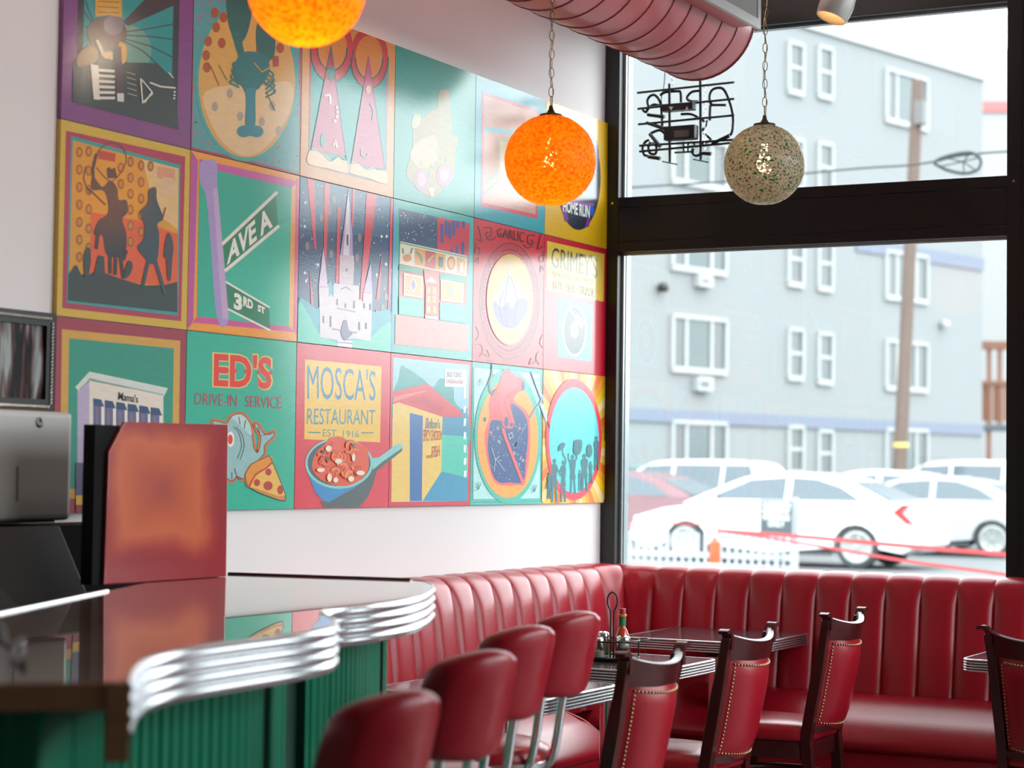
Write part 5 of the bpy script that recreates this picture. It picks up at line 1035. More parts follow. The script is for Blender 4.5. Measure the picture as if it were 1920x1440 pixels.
# ================================================================== wooden chairs with brass nails
def wooden_chair(label):
    """faces +y; origin at the floor under the seat centre"""
    t = thing('wooden_chair', label, 'chair', (0, 0, 0), 0, 'mahogany chairs with red pads and brass nails')
    hw = 0.186
    def lean(z): return -0.195 - max(0, z - 0.44) * 0.20 - max(0, 0.40 - z) * 0.10
    for sx in (-1, 1):
        m = MB(); rings = []
        for z in (0.0, 0.2, 0.42, 0.5, 0.6, 0.7, 0.8, 0.87, 0.892):
            y = lean(z); wx = 0.019 if z < 0.86 else 0.022; wy = 0.022 if z < 0.8 else 0.017; x = sx * (hw - 0.012 - 0.02 * (1 - z) + (0.012 * max(0, z - 0.5) / 0.4))
            rings.append([Vector((x - wx, y - wy, z)), Vector((x + wx, y - wy, z)), Vector((x + wx, y + wy, z)), Vector((x - wx, y + wy, z))])
        m.extrude(rings); part(t, 'back_post', m, WOOD, bevel=0.004)
        x = sx * (hw - 0.002); y = lean(0.90)
        # the post's head sweeps up and flares outwards
        ear = catmull([(-0.004, 0, -0.03), (-0.002, 0, 0.0), (0.003, 0, 0.018), (0.014, 0, 0.030), (0.030, 0, 0.034), (0.048, 0, 0.029)], 3); rr = []
        for k, q in enumerate(ear):
            a_ = ear[max(k - 1, 0)]; b_ = ear[min(k + 1, len(ear) - 1)]; d_ = (b_ - a_).normalized(); nn = Vector((-d_.z * sx, 0, d_.x)); th = 0.017 * (1 - 0.55 * k / len(ear)); w_ = 0.018; c_ = Vector((x + sx * q.x, y, 0.885 + q.z))
            rr.append([c_ + Vector((0, -w_, 0)) - nn * th, c_ + Vector((0, w_, 0)) - nn * th, c_ + Vector((0, w_, 0)) + nn * th * 0.4, c_ + Vector((0, -w_, 0)) + nn * th * 0.4])
        m2 = MB().extrude(rr); part(t, 'scroll_ear', m2, WOOD, smooth=50)
        lg = MB().extrude([[Vector((sx * (0.165 + a) - 0.018, 0.165 - 0.018, z)), Vector((sx * (0.165 + a) + 0.018, 0.165 - 0.018, z)), Vector((sx * (0.165 + a) + 0.018, 0.165 + 0.018, z)), Vector((sx * (0.165 + a) - 0.018, 0.165 + 0.018, z))] for z, a in ((0.0, 0.02), (0.40, 0.0))]); part(t, 'front_leg', lg, WOOD, bevel=0.004)
    # crest rail: curved in plan, dipping in the middle
    rows = []
    for k in range(17):
        u = -1 + 2 * k / 16; x = u * (hw - 0.008); bow = -0.052 * (1 - u * u); zt = 0.905 - 0.026 * (1 - abs(u) ** 2.2); zb = 0.818 - 0.012 * (1 - u * u); y1 = lean(zt) + bow; y0 = lean(zb) + bow
        rows.append([Vector((x, y0 - 0.014, zb)), Vector((x, y1 - 0.014, zt - 0.006)), Vector((x, y1 - 0.006, zt)), Vector((x, y1 + 0.008, zt)), Vector((x, y1 + 0.014, zt - 0.006)), Vector((x, y0 + 0.014, zb))])
    part(t, 'crest_rail', MB().extrude(rows), WOOD, smooth=40)
    # padded back, bowed, rear side outwards
    def pad(sgn):
        rows = []
        for j in range(11):
            v = j / 10; z = 0.472 + (0.825 - 0.472) * v; r = []
            for k in range(13):
                u = -1 + 2 * k / 12; x = u * (hw - 0.030 - 0.014 * (1 - v)); z2 = z - 0.012 * (1 - u * u) * (1 if j > 5 else 1.0)
                e = (1 - abs(u) ** 5) * (1 - abs(2 * v - 1) ** 5); r.append(Vector((x, lean(z2) - 0.052 * (1 - u * u) + sgn * (0.012 + 0.024 * e), z2)))
            rows.append(r)
        return rows
    part(t, 'back_pad', MB().grid(pad(-1)), VINYL, smooth=60); part(t, 'back_pad', MB().grid(pad(1)), VINYL, smooth=60)
    part(t, 'lower_rail', MB().extrude([[Vector((u * (hw - 0.02), lean(z) - 0.052 * (1 - u * u) + d, z)) for d, z in ((-0.012, 0.45), (-0.012, 0.475), (0.012, 0.475), (0.012, 0.45))] for u in [-1 + k / 4 for k in range(9)]]), WOOD, smooth=40)
    nm = MB(); rim = []; R = pad(-1)
    def pp(u, v):
        z = 0.472 + (0.825 - 0.472) * v; x = u * (hw - 0.030 - 0.014 * (1 - v)); z2 = z - 0.012 * (1 - u * u)
        e = (1 - abs(u) ** 5) * (1 - abs(2 * v - 1) ** 5); return Vector((x, lean(z2) - 0.052 * (1 - u * u) - (0.012 + 0.024 * e), z2))
    U0, V0, V1 = 0.91, 0.05, 0.93
    top = [pp(-U0 + 2 * U0 * k / 12, V1) for k in range(13)]; bot = [pp(-U0 + 2 * U0 * k / 12, V0) for k in range(13)]; lf = [pp(-U0, V0 + (V1 - V0) * k / 12) for k in range(13)]; rg = [pp(U0, V0 + (V1 - V0) * k / 12) for k in range(13)]
    def along(P, stp):
        D = [0.0]
        for i in range(1, len(P)): D.append(D[-1] + (P[i] - P[i - 1]).length)
        m_ = max(1, round(D[-1] / stp)); out = []
        for k in range(m_ + 1):
            d = D[-1] * k / m_; i = 0
            while i < len(P) - 2 and D[i + 1] < d: i += 1
            out.append(P[i].lerp(P[i + 1], (d - D[i]) / max(1e-9, D[i + 1] - D[i])))
        return out
    for q in along(top, 0.0135) + along(bot, 0.0135) + along(lf, 0.0135) + along(rg, 0.0135):
        nm.lathe([(0.0001, 0.004), (0.0034, 0.003), (0.0048, 0.0)], 6, q + Vector((0, -0.001, 0)), Matrix.Rotation(PI / 2, 4, 'X'))
    o = part(t, 'nailhead_trim', nm, BRASS, smooth=60); o['kind'] = 'stuff'; o['label'] = 'close row of small brass nailheads'
    # seat
    so_ = [(p.x, p.y) for p in catmull([(-0.165, -0.20, 0), (0, -0.205, 0), (0.165, -0.20, 0), (0.20, -0.05, 0), (0.212, 0.10, 0), (0.17, 0.195, 0), (0, 0.215, 0), (-0.17, 0.195, 0), (-0.212, 0.10, 0), (-0.20, -0.05, 0)], 4, True)]
    rings = [[Vector((x * k, y * k, z)) for x, y in so_] for k, z in ((0.93, 0.412), (0.985, 0.418), (1.0, 0.432), (0.985, 0.455), (0.93, 0.472), (0.8, 0.482), (0.5, 0.488), (0.02, 0.49))]
    part(t, 'seat_pad', MB().extrude(rings), VINYL, smooth=60)
    part(t, 'apron', MB().extrude([[Vector((x * k, y * k, z)) for x, y in so_] for k, z in ((0.955, 0.345), (0.965, 0.35), (0.965, 0.412), (0.9, 0.414))]), WOOD, smooth=40)
    # wooden foot ring low between the legs
    part(t, 'ring_stretcher', MB().tube([(0.178 * math.cos(2 * PI * k / 32), -0.01 + 0.185 * math.sin(2 * PI * k / 32), 0.262) for k in range(32)], 0.0145, 8, closed=True), WOOD, smooth=60)
    return t
def rz_face(dx, dy): return math.atan2(-dx, dy)
c1 = wooden_chair('mahogany chair with red back pad, farthest of three beside tables')
def put(c, px, py, fx, fy, first=False):
    # px, py: where the middle of the crest rail stands
    d = Vector((fx, fy)).normalized(); back = 0.285
    c.location = (px + d.x * back, py + d.y * back, 0); c.rotation_euler = (0, 0, rz_face(d.x, d.y))
put(c1, 1.552, -1.05, -1.0, 0.02)
c2 = copy_tree(c1); c2['label'] = 'mahogany chair with red back pad, middle of three beside tables'; put(c2, 1.545, -2.055, -1.0, 0.03)
c3 = copy_tree(c1); c3['label'] = 'mahogany chair with red back pad, nearest of three beside tables'; put(c3, 1.61, -3.03, -1.0, 0.03)
c4 = copy_tree(c1); c4['label'] = 'dark mahogany chair cut off at the right edge'; put(c4, 2.44, -1.52, 0.05, 1.0)

# ================================================================== chrome counter stools
def chrome_stool(label):
    """faces +y"""
    t = thing('chrome_stool', label, 'stool', (0, 0, 0), 0, 'red vinyl stools with chrome tubes along the counter')
    # back pad: rounded cushion, leaning back
    T = 0.040; hw = 0.132; z0, z1 = 0.822, 1.064
    sh = [(p.x, p.y) for p in catmull([(-hw + .02, z0 + .012, 0), (0, z0, 0), (hw - .02, z0 + .012, 0), (hw, z0 + .05, 0), (hw - .002, z1 - .08, 0), (hw - .026, z1 - .02, 0), (0, z1 + .004, 0), (-hw + .026, z1 - .02, 0), (-hw + .002, z1 - .08, 0), (-hw, z0 + .05, 0)], 4, True)]
    zc = (z0 + z1) / 2; rings = []
    for k, y in ((0.02, -T - .008), (0.5, -T - .006), (0.83, -T), (0.92, -T * 0.9), (0.975, -T * 0.62), (0.995, -T * 0.3), (1.0, 0), (0.995, T * 0.3), (0.975, T * 0.62), (0.92, T * 0.9), (0.83, T), (0.5, T + .006), (0.02, T + .008)):
        rings.append([Vector((x * k, -0.215 + y - (zc + (z - zc) * k - 0.68) * 0.24 - 0.05 * (1 - (x * k / hw) ** 2) + 0.03, zc + (z - zc) * k)) for x, z in sh])
    part(t, 'back_pad', MB().extrude(rings), VINYL, smooth=70)
    for sx in (-1, 1):
        p = catmull([(sx * 0.052, -0.255, 0.90), (sx * 0.052, -0.232, 0.80), (sx * 0.052, -0.215, 0.70), (sx * 0.052, -0.195, 0.635), (sx * 0.052, -0.15, 0.605), (sx * 0.052, -0.05, 0.60), (sx * 0.052, 0.12, 0.60)], 6)
        part(t, 'back_tube', MB().tube(p, 0.0125, 12), CHROME, smooth=60)
    part(t, 'seat_pad', MB().lathe([(0.0001, 0.612), (0.17, 0.612), (0.185, 0.62), (0.19, 0.64), (0.183, 0.665), (0.15, 0.682), (0.08, 0.69), (0.0001, 0.692)], 36), VINYL, smooth=60)
    part(t, 'seat_band', MB().lathe([(0.186, 0.612), (0.193, 0.616), (0.193, 0.632), (0.187, 0.636)], 36), CHROME, smooth=40)
    part(t, 'column', MB().lathe([(0.19, 0.0), (0.19, 0.012), (0.12, 0.03), (0.045, 0.05), (0.038, 0.08), (0.034, 0.56), (0.06, 0.60), (0.06, 0.612)], 28), CHROME, smooth=40)
    part(t, 'foot_ring', MB().tube([(0.16 * math.cos(2 * PI * k / 32), 0.16 * math.sin(2 * PI * k / 32), 0.24) for k in range(32)], 0.011, 8, closed=True), CHROME, smooth=60)
    for a in (0, 120, 240): part(t, 'ring_spoke', MB().tube([(0.03 * math.cos(math.radians(a)), 0.03 * math.sin(math.radians(a)), 0.24), (0.16 * math.cos(math.radians(a)), 0.16 * math.sin(math.radians(a)), 0.24)], 0.007, 6), CHROME)
    return t
s1 = chrome_stool('red stool with chrome tubes, farthest along the counter')
def puts(c, px, py, fx, fy):
    d = Vector((fx, fy)).normalized(); back = 0.31
    c.location = (px + d.x * back, py + d.y * back, 0); c.rotation_euler = (0, 0, rz_face(d.x, d.y))
def top_at(x, y): p = onz(x, y, 1.055); return p.x, p.y
puts(s1, *top_at(1078, 1153), -1.0, 0.16)
s2 = copy_tree(s1); s2['label'] = 'red stool with chrome tubes, third from the near end'; puts(s2, *top_at(988, 1180), -1.0, 0.14)
s3 = copy_tree(s1); s3['label'] = 'red stool with chrome tubes, second from the near end'; puts(s3, *top_at(905, 1228), -1.0, 0.16)
s4 = copy_tree(s1); s4['label'] = 'blurred red stool nearest the camera beside the green counter'; puts(s4, *top_at(748, 1305), -1.0, 0.10)

# ================================================================== scalloped counter
KC = 0.91
CZ = CAM.z - KC * (CAM.z - 1.085)
def kc(x, y): return (CAM.x + KC * (x - CAM.x), CAM.y + KC * (y - CAM.y))
front = [(0.66, -2.915), (0.745, -2.955), (0.86, -3.10), (0.955, -3.28), (1.04, -3.46), (1.12, -3.68), (1.175, -3.95), (1.182, -4.14), (1.215, -4.28), (1.30, -4.395), (1.41, -4.52), (1.515, -4.70), (1.565, -4.90), (1.575, -5.14), (1.592, -5.36), (1.655, -5.56), (1.76, -5.74), (1.895, -5.925)]
front = [kc(*q) for q in front]
fp = catmull([(x, y, 0) for x, y in front], 6)
def offs(P, d):
    out = []
    for i, p in enumerate(P):
        a = P[max(i - 1, 0)]; b = P[min(i + 1, len(P) - 1)]; t_ = (b - a).normalized(); n = Vector((-t_.y, t_.x, 0)); out.append(p + n * d)
    return out
# outward is to the right of the walk from far end to near end
near = [kc(*q) for q in ((1.895, -5.945), (1.76, -6.075), (1.35, -6.46), (1.15, -5.95))]
backe = [kc(*q) for q in ((0.675, -4.896), (0.28, -4.0), (0.05, -3.47), (-0.005, -3.36), (-0.005, -3.02))]
ct = thing('diner_counter', 'long scalloped diner counter with glossy wood top and green corrugated front', 'counter', (0.9, -4.4, 0))
def plank_mat():
    m = bpy.data.materials.new('varnished_planks'); m.use_nodes = True; t = m.node_tree; b = t.nodes['Principled BSDF']
    tc = nd(t, 'ShaderNodeTexCoord'); mp = nd(t, 'ShaderNodeMapping'); mp.inputs['Rotation'].default_value = (0, 0, math.radians(28)); t.links.new(tc.outputs['Object'], mp.inputs[0])
    br = nd(t, 'ShaderNodeTexBrick'); br.inputs['Scale'].default_value = 1.0; br.inputs['Brick Width'].default_value = 0.42; br.inputs['Row Height'].default_value = 0.045; br.inputs['Mortar Size'].default_value = 0.0012
    br.inputs['Color1'].default_value = (0.085, 0.026, 0.010, 1); br.inputs['Color2'].default_value = (0.20, 0.075, 0.022, 1); br.inputs['Mortar'].default_value = (0.02, 0.008, 0.004, 1); br.inputs['Bias'].default_value = -0.2
    t.links.new(mp.outputs[0], br.inputs['Vector'])
    n = nd(t, 'ShaderNodeTexNoise'); n.inputs['Scale'].default_value = 14; n.inputs['Detail'].default_value = 6; mp2 = nd(t, 'ShaderNodeMapping'); mp2.inputs['Scale'].default_value = (0.35, 5, 1); t.links.new(mp.outputs[0], mp2.inputs[0]); t.links.new(mp2.outputs[0], n.inputs['Vector'])
    mr = nd(t, 'ShaderNodeMapRange'); mr.inputs['To Min'].default_value = 0.55; mr.inputs['To Max'].default_value = 1.5; t.links.new(n.outputs['Fac'], mr.inputs['Value'])
    h = nd(t, 'ShaderNodeHueSaturation'); t.links.new(br.outputs['Color'], h.inputs['Color']); t.links.new(mr.outputs[0], h.inputs['Value']); t.links.new(h.outputs[0], b.inputs['Base Color'])
    b.inputs['Roughness'].default_value = 0.25; b.inputs['Coat Weight'].default_value = 1.0; b.inputs['Coat Roughness'].default_value = 0.012; b.inputs['Coat IOR'].default_value = 1.5
    return m
PLANK = plank_mat()
outline = [(p.x, p.y) for p in fp] + near + backe
part(ct, 'counter_top', MB().prism(outline, CZ - 0.038, CZ), PLANK, world=True)
# ribbed metal band along the scalloped front
prof = []
NB = 4; HB = 0.096
prof.append((0.0, CZ + 0.0015)); prof.append((0.007, CZ + 0.001))
for k in range(NB):
    z1 = CZ - 0.002 - k * HB / NB; h = HB / NB
    for q in range(7):
        a = PI * q / 6; prof.append((0.006 + 0.0075 * math.sin(a), z1 - h * (0.04 + 0.92 * q / 6)))
prof += [(0.006, CZ - HB - 0.002), (-0.002, CZ - HB - 0.002)]
bandp = fp[2:]
rows = [[q + Vector((0, 0, z)) for q in offs(bandp, d)] for d, z in prof]
part(ct, 'edge_band', MB().grid(rows), BRUSHED, smooth=50, world=True)
part(ct, 'band_backing', MB().grid([[q + Vector((0, 0, z)) for q in offs(bandp, d)] for d, z in ((-0.001, CZ - 0.039), (-0.001, CZ - HB), (-0.012, CZ - HB), (-0.012, CZ - 0.039))], closed=False), BRUSHED, world=True)
e = fp[-1]; ed = (Vector((*near[1], 0)) - Vector((*near[0], 0))).normalized(); EDGE = mat('counter_edge_wood', (0.20, 0.10, 0.045), 0.45, var=0.3, vscale=6, stretch=(3, 3, 14))
M = Matrix.Translation((e.x + 0.004, e.y - 0.012, 0)) @ Matrix.Rotation(math.atan2(ed.y, ed.x), 4, 'Z')
part(ct, 'band_end_block', MB().box(-0.012, -0.004, CZ - 0.125, 0.026, 0.018, CZ - 0.001, M), EDGE, world=True, bevel=0.002)
L_ = (Vector(near[2]) - Vector(near[0])).length
M2 = Matrix.Translation((near[0][0], near[0][1] - 0.001, 0)) @ Matrix.Rotation(math.atan2(near[2][1] - near[0][1], near[2][0] - near[0][0]), 4, 'Z')
part(ct, 'end_edge', MB().box(0.0, 0.0, CZ - 0.042, L_, 0.012, CZ - 0.0005, M2), EDGE, world=True)
# dark lip along the far end, bright strip along the staff side
part(ct, 'end_lip', MB().add([Vector((x, y, z)) for z in (CZ - 0.04, CZ + 0.006) for x, y in (kc(0.0, -3.02), kc(0.67, -2.915), kc(0.665, -2.90), kc(-0.005, -3.005))], [(0, 3, 2, 1), (4, 5, 6, 7), (0, 1, 5, 4), (1, 2, 6, 5), (2, 3, 7, 6), (3, 0, 4, 7)]), WOOD, world=True)
part(ct, 'staff_side_strip', MB().tube([(*kc(0.30, -4.03), CZ + 0.001), (*kc(0.675, -4.896), CZ + 0.001), (*kc(1.15, -5.95), CZ + 0.001)], 0.006, 8), BRUSHED, world=True)
# corrugated skirt in separate sheets with dark gaps
def skirt(P, z0, z1):
    out = []
    # resample evenly
    D = [0]
    for i in range(1, len(P)): D.append(D[-1] + (P[i] - P[i - 1]).length)
    n = int(D[-1] / 0.004); S = []
    for k in range(n + 1):
        d = D[-1] * k / n; i = 0
        while i < len(D) - 2 and D[i + 1] < d: i += 1
        f_ = (d - D[i]) / max(1e-9, D[i + 1] - D[i]); S.append((d, P[i].lerp(P[i + 1], f_)))
    pts = offs([q for _, q in S], 0); cor = []
    for k, (d, q) in enumerate(S):
        a = S[max(k - 1, 0)][1]; b = S[min(k + 1, n)][1]; t_ = (b - a).normalized(); nn = Vector((-t_.y, t_.x, 0)); w_ = math.sin(2 * PI * d / 0.034); cor.append(q + nn * 0.0045 * max(-0.5, min(1.0, w_ * 1.6)))
    return MB().grid([[q + Vector((0, 0, z)) for q in cor] for z in (z0, z1)])
sk = offs(fp, -0.13)[2:]
cuts = [0, 16, 19, 38, 41, 62, 66, len(sk) - 1]
for i in range(0, len(cuts) - 1):
    seg = sk[cuts[i]:cuts[i + 1] + 1]
    if i % 2 == 0: part(ct, 'corrugated_sheet', skirt(seg, 0.08, CZ - 0.04), GREEN, smooth=50, world=True)
    else: part(ct, 'sheet_gap', MB().grid([[q + Vector((0, 0, z)) for q in offs(seg, -0.02)] for z in (0.08, CZ - 0.04)]), mat('dark_green_recess', (0.002, 0.04, 0.024), 0.5), world=True)
ne_ = [Vector((*kc(*q), 0)) for q in ((1.745, -5.99), (1.66, -6.06), (1.28, -6.40))]
part(ct, 'corrugated_sheet', skirt([sk[-1]] + ne_[1:], 0.08, CZ - 0.04), GREEN, smooth=50, world=True)
part(ct, 'staff_side_panel', MB().grid([[Vector((x, y, z)) for x, y in (kc(0.06, -3.10), kc(0.62, -2.99))] for z in (0.0, CZ - 0.04)]), GREEN, world=True)
part(ct, 'kick_plate', MB().grid([[q + Vector((0, 0, z)) for q in offs(sk, -0.05)] for z in (0.0, 0.09)]), BLACK, world=True)

# ================================================================== things on and behind the counter
def splash_mat():
    m = bpy.data.materials.new('mottled_red_orange'); m.use_nodes = True; t = m.node_tree; b = t.nodes['Principled BSDF']
    tc = nd(t, 'ShaderNodeTexCoord'); sx = nd(t, 'ShaderNodeSeparateXYZ'); n = nd(t, 'ShaderNodeTexNoise'); n.inputs['Scale'].default_value = 5; n.inputs['Detail'].default_value = 3; t.links.new(tc.outputs['Object'], n.inputs['Vector']); t.links.new(tc.outputs['Object'], sx.inputs[0])
    def mth(op, a, b_): 
        q = nd(t, 'ShaderNodeMath', operation=op)
        for i, v in enumerate((a, b_)):
            if isinstance(v, (int, float)): q.inputs[i].default_value = v
            elif v is not None: t.links.new(v, q.inputs[i])
        return q.outputs[0]
    dy = mth('DIVIDE', mth('ABSOLUTE', mth('SUBTRACT', sx.outputs[1], 0.245), None), 0.273); dz = mth('DIVIDE', mth('ABSOLUTE', mth('SUBTRACT', sx.outputs[2], 0.264), None), 0.205)
    mxx = nd(t, 'ShaderNodeMath', operation='SMOOTH_MAX'); mxx.inputs[2].default_value = 0.3; t.links.new(dy, mxx.inputs[0]); t.links.new(dz, mxx.inputs[1]); mxx = mxx.outputs[0]; wob = mth('ADD', mxx, mth('MULTIPLY', mth('SUBTRACT', n.outputs['Fac'], 0.5), 0.45))
    cr = nd(t, 'ShaderNodeValToRGB'); e = cr.color_ramp.elements; e[0].position = 0.0; e[0].color = (0.40, 0.045, 0.03, 1); e[1].position = 1.0; e[1].color = (0.34, 0.008, 0.016, 1)
    q = cr.color_ramp.elements.new(0.45); q.color = (0.62, 0.11, 0.03, 1); q = cr.color_ramp.elements.new(0.66); q.color = (0.66, 0.13, 0.045, 1); q = cr.color_ramp.elements.new(0.9); q.color = (0.40, 0.022, 0.02, 1)
    t.links.new(wob, cr.inputs[0]); t.links.new(cr.outputs[0], b.inputs['Base Color']); b.inputs['Roughness'].default_value = 0.3; b.inputs['Coat Weight'].default_value = 0.6; b.inputs['Coat Roughness'].default_value = 0.06
    return m
sp0 = (*kc(0.055, -3.78), CZ + 0.001)
sr = thing('splash_panel', 'upright red panel with mottled orange middle standing on the counter', 'panel', sp0)
pl = [(x * KC, y * KC) for x, y in ((-0.01, 0.0), (0.625, 0.0), (0.62, 0.512), (0.075, 0.507), (0.0, 0.41))]
MATTE = mat('matte_black', (0.005, 0.005, 0.005), 0.6, spec=0.12)
MX = Matrix(((0, 0, 1, 0), (1, 0, 0, 0), (0, 1, 0, 0), (0, 0, 0, 1)))
part(sr, 'red_face', MB().prism(pl, 0.022, 0.034, MX), splash_mat(), bevel=0.002)
part(sr, 'black_backing', MB().prism([(x * KC, y * KC) for x, y in ((-0.052, 0.0), (0.61, 0.0), (0.605, 0.50), (0.09, 0.495), (-0.052, 0.495))], -0.02, 0.021, MX), MATTE)
# towel dispenser on the wall
td = thing('towel_dispenser', 'grey metal paper towel dispenser on the wall left of the mural', 'dispenser', (0.0, -4.17, 1.29))
TDM = mat('brushed_steel_box', (0.40, 0.385, 0.365), 0.36, metal=0.3, var=0.05, vscale=3)
tw = [onx(x, y, 0.17) for x, y in ((0, 772), (138, 775), (143, 972), (0, 980))]
part(td, 'case', MB().box(-0.018, -4.40, 1.292, 0.17, tw[1].y, 1.612), TDM, world=True, bevel=0.018, seg=3)
lk = onx(75, 792, 0.172)
part(td, 'lock', MB().lathe([(0.016, 0.0), (0.016, 0.003), (0.010, 0.005), (0.004, 0.003), (0.0001, 0.003)], 20, (0.169, lk.y, lk.z), Matrix.Rotation(PI / 2, 4, 'Y')), mat('dark_lock', (0.12, 0.11, 0.10), 0.4, metal=0.8), world=True)
a_ = onx(34, 875, 0.171); b_ = onx(38, 940, 0.171)
part(td, 'sight_slot', MB().box(0.168, a_.y - 0.003, b_.z, 0.1716, a_.y + 0.003, a_.z), mat('slot_dark', (0.10, 0.09, 0.09), 0.5), world=True)
part(td, 'paper_slot', MB().box(0.02, -4.34, 1.286, 0.15, tw[1].y - 0.05, 1.2935), BLACK, world=True)
# dark cabinet with sloping lid beneath it
cbn = thing('dark_cabinet', 'black cabinet with sloping brown lid under the towel dispenser', 'cabinet', (0.0, -4.3, 0))
CABW = mat('dark_cabinet_wood', (0.014, 0.009, 0.007), 0.4, spec=0.2, var=0.2, vscale=5)
MXZ = Matrix(((1, 0, 0, 0), (0, 0, 1, 0), (0, 1, 0, 0), (0, 0, 0, 1)))
part(cbn, 'body', MB().box(-0.012, -5.2, 0.0, 0.18, -3.66, 1.278), MATTE, world=True)
part(cbn, 'lower_shelf', MB().box(-0.012, -5.2, 0.0, 0.34, -3.72, 1.02), CABW, world=True)
part(cbn, 'sloping_lid', MB().prism([(0.185, 1.022), (0.33, 1.022), (0.32, 1.05), (0.19, 1.28)], -5.2, -4.12, MXZ), CABW, world=True, bevel=0.004)
part(cbn, 'edge_moulding', MB().box(0.335, -5.2, 1.0, 0.365, -3.72, 1.03), EDGE, world=True, bevel=0.006)
# framed photograph
pf = thing('framed_photograph', 'framed photograph in black rope edged frame left of the mural', 'picture', (0, -4.2, 1.61))
def rectframe(y0, y1, z0, z1, w_, x0, x1):
    m = MB(); m.box(x0, y0, z0, x1, y1, z0 + w_).box(x0, y0, z1 - w_, x1, y1, z1).box(x0, y0, z0 + w_, x1, y0 + w_, z1 - w_).box(x0, y1 - w_, z0 + w_, x1, y1, z1 - w_); return m
FY0, FY1, FZ0, FZ1 = -4.46, -3.940, 1.613, 1.918
part(pf, 'frame', rectframe(FY0, FY1, FZ0, FZ1, 0.040, -0.017, 0.006), mat('black_lacquer', (0.012, 0.012, 0.014), 0.3), world=True)
bd = MB().tube([(0, -0.0035, -0.0035), (0, 0.0035, 0.0035)], 0.0028, 6)
SILV = mat('silver_bead', (0.5, 0.5, 0.48), 0.3, metal=0.8); b0 = None
spots = [(-4.20 + k * 0.0105, FZ1 - 0.018) for k in range(23)] + [(-4.20 + k * 0.0105, FZ0 + 0.018) for k in range(23)] + [(FY1 - 0.018, FZ0 + 0.03 + k * 0.0105) for k in range(24)]
for y, z in spots:
    if b0 is None: b0 = o = part(pf, 'rope_bead', bd, SILV)
    else: o = b0.copy(); COL.objects.link(o); o.parent = pf
    o.location = (0.009, y + 4.2, z - 1.61)
def photo_mat():
    m = mat('photo_print', (0.2, 0.2, 0.2), 0.12, coat=1.0, coatr=0.02); t = m.node_tree; b = t.nodes['Principled BSDF']; tc = nd(t, 'ShaderNodeTexCoord'); mp = nd(t, 'ShaderNodeMapping'); mp.inputs['Scale'].default_value = (1, 16, 2.4); n = nd(t, 'ShaderNodeTexNoise'); n.inputs['Scale'].default_value = 1.6; n.inputs['Detail'].default_value = 2; n.inputs['Distortion'].default_value = 0.5
    t.links.new(tc.outputs['Object'], mp.inputs[0]); t.links.new(mp.outputs[0], n.inputs['Vector']); cr = nd(t, 'ShaderNodeValToRGB'); e = cr.color_ramp.elements; e[0].position = 0.42; e[0].color = (0.012, 0.012, 0.016, 1); e[1].position = 0.68; e[1].color = (0.42, 0.47, 0.46, 1)
    q = cr.color_ramp.elements.new(0.50); q.color = (0.10, 0.045, 0.04, 1); q = cr.color_ramp.elements.new(0.58); q.color = (0.20, 0.16, 0.16, 1); t.links.new(n.outputs['Fac'], cr.inputs[0]); t.links.new(cr.outputs[0], b.inputs['Base Color']); return m
part(pf, 'print', MB().box(-0.016, FY0 + 0.035, FZ0 + 0.035, -0.004, FY1 - 0.035, FZ1 - 0.035), photo_mat(), world=True)
# small black cable lying on the counter
k0 = [onz(x, y, CZ + 0.006) for x, y in ((-20, 1158), (5, 1172), (12, 1200), (30, 1212), (44, 1205), (40, 1196), (28, 1210), (24, 1232), (44, 1246))]
tag(part(None, 'black_cable', MB().tube(catmull(k0, 6), 0.0055, 8), BLACK, smooth=60), 'short black cable curled on the counter top', 'cable')

# ================================================================== condiments on the middle table
cc = onz(1152, 1236, TZ + 0.004); CX, CY = cc.x - 0.02, cc.y + 0.02; Z0 = TZ + 0.0015
cad = thing('condiment_caddy', 'black wire condiment caddy with tall loop handle on middle table', 'caddy', (CX, CY, Z0))
part(cad, 'tray', MB().lathe([(0.0001, 0.0), (0.098, 0.0), (0.104, 0.004), (0.106, 0.012), (0.102, 0.012), (0.097, 0.007), (0.0001, 0.006)], 36), BLACK, smooth=40)
part(cad, 'rail', MB().tube([(0.104 * math.cos(2 * PI * k / 40), 0.104 * math.sin(2 * PI * k / 40), 0.072) for k in range(40)], 0.0032, 8, closed=True), BLACK, smooth=60)
for a in (40, 130, 220, 310): part(cad, 'rail_post', MB().tube([(0.103 * math.cos(math.radians(a)), 0.103 * math.sin(math.radians(a)), 0.008), (0.104 * math.cos(math.radians(a)), 0.104 * math.sin(math.radians(a)), 0.072)], 0.0028, 6), BLACK)
rx, ry = CR.x, CR.y
hp = [(-0.006, 0.006), (-0.006, 0.10), (-0.0065, 0.175), (-0.014, 0.195), (-0.0185, 0.215), (-0.015, 0.238), (0, 0.250), (0.015, 0.238), (0.0185, 0.215), (0.014, 0.195), (0.0065, 0.175), (0.006, 0.10), (0.006, 0.006)]
part(cad, 'loop_handle', MB().tube(catmull([(u * rx, u * ry, z) for u, z in hp], 5), 0.0032, 8), BLACK, smooth=60)
part(cad, 'side_loop', MB().tube(catmull([(0.10 * rx + 0.02 * ry, 0.10 * ry - 0.02 * rx, 0.072), (0.128 * rx, 0.128 * ry, 0.073), (0.14 * rx - 0.02 * ry, 0.14 * ry + 0.02 * rx, 0.075), (0.12 * rx - 0.04 * ry, 0.12 * ry + 0.04 * rx, 0.075), (0.095 * rx - 0.035 * ry, 0.095 * ry + 0.035 * rx, 0.073)], 5), 0.003, 8), BLACK, smooth=60)
def at_c(u, v): return (CX + u * CR.x - v * CR.y * 1.0, CY + u * CR.y + v * CR.x, Z0 + 0.0065)   # u to the right in view, v away
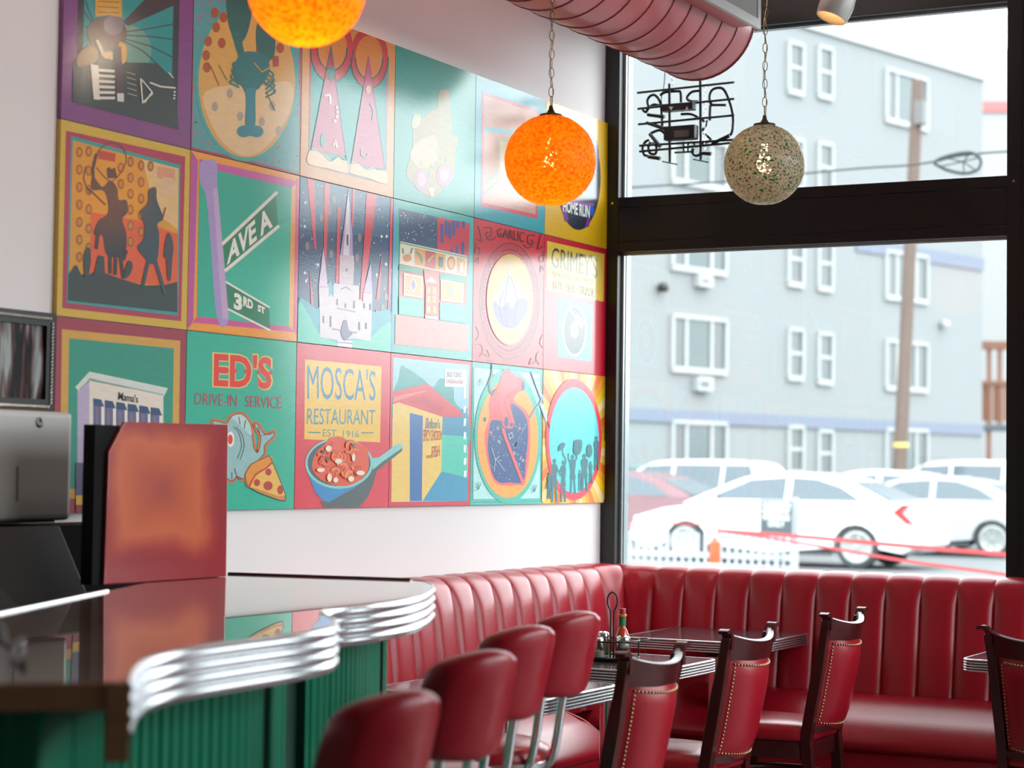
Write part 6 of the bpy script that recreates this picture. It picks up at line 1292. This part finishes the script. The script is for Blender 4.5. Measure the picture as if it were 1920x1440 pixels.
SAUCE = mat('red_sauce', (0.55, 0.06, 0.008), 0.08, spec=0.6, coat=0.6, coatr=0.02); LBL = mat('green_neck_label', (0.01, 0.22, 0.07), 0.5); PAPER = mat('white_label', (0.72, 0.72, 0.70), 0.6)
hb = thing('hot_sauce_bottle', 'hot sauce bottle with red cap and green neck label in the caddy', 'bottle', at_c(0.040, 0.028))
part(hb, 'bottle', MB().lathe([(0.0001, 0.0), (0.024, 0.0), (0.027, 0.004), (0.027, 0.072), (0.025, 0.085), (0.016, 0.104), (0.0125, 0.112), (0.0125, 0.152), (0.0145, 0.154), (0.0145, 0.160), (0.012, 0.162), (0.012, 0.166), (0.0001, 0.167)], 28), SAUCE, smooth=50)
part(hb, 'cap', MB().lathe([(0.0115, 0.160), (0.0118, 0.180), (0.011, 0.1815), (0.0001, 0.182)], 24), mat('red_cap', (0.40, 0.01, 0.015), 0.35), smooth=40)
part(hb, 'neck_label', MB().lathe([(0.0130, 0.116), (0.0132, 0.116), (0.0132, 0.148), (0.0130, 0.148)], 24), LBL, smooth=40)
part(hb, 'neck_ring', MB().lathe([(0.0128, 0.150), (0.0162, 0.152), (0.0162, 0.158), (0.0128, 0.160)], 24), mat('orange_collar', (0.70, 0.28, 0.05), 0.3), smooth=40)
dv = Vector((CAM.x - hb.location.x, CAM.y - hb.location.y, 0)).normalized(); dr = Vector((-dv.y, dv.x, 0)); g4 = MB()
R_ = 0.0273; pts = []
for u in [-1 + k / 3 for k in range(7)]:
    hgt = 0.030 * (1 - abs(u)); a = u * 0.72; q = dv * math.cos(a) * R_ + dr * math.sin(a) * R_
    pts.append([q + Vector((0, 0, 0.048 - hgt)), q + Vector((0, 0, 0.048 + hgt))])
part(hb, 'diamond_label', MB().grid(pts), PAPER)
def jar(name, label, u, v, s, fill, fcol, cap):
    t = thing(name, label, 'shaker', at_c(u, v)); h = 0.062 * s[1]; r = 0.0215 * s[0]
    part(t, 'glass', MB().lathe([(0.0001, 0.0), (r * 0.94, 0.0), (r, 0.004), (r, h * 0.55), (r * 1.02, h * 0.7), (r * 0.95, h * 0.92), (r * 0.82, h), (r * 0.80, h), (r * 0.92, h * 0.9), (r * 0.95, h * 0.55), (r * 0.94, 0.006), (0.0001, 0.005)], 16), JAR, smooth=30)
    part(t, 'contents', MB().lathe([(0.0001, 0.0058), (r * 0.9, 0.0058), (r * 0.92, 0.012), (r * 0.92, h * fill), (0.0001, h * fill + 0.002)], 16), mat(name + '_fill', fcol, 0.8), smooth=30)
    part(t, 'lid', MB().lathe([(r * 0.90, h * 0.96), (r * 0.93, h * 0.97), (r * 0.93, h * 1.10), (r * 0.80, h * 1.19), (r * 0.4, h * 1.24), (0.0001, h * 1.25)], 20), CHROME, smooth=40)
    return t
jar('salt_shaker', 'small glass salt shaker with chrome lid in front left of caddy', -0.050, -0.046, (0.95, 1.0), 0.45, (0.62, 0.58, 0.50), 1)
jar('pepper_shaker', 'small glass pepper shaker with chrome lid at caddy\'s left', -0.066, 0.000, (0.9, 1.0), 0.5, (0.18, 0.16, 0.14), 1)
jar('cheese_shaker', 'larger glass cheese shaker with chrome lid behind the salt', -0.032, 0.045, (1.25, 1.22), 0.72, (0.62, 0.50, 0.24), 1)
jar('chilli_shaker', 'round glass chilli flake shaker with chrome lid before the sauce bottle', 0.040, -0.040, (1.35, 1.12), 0.55, (0.10, 0.05, 0.04), 1)
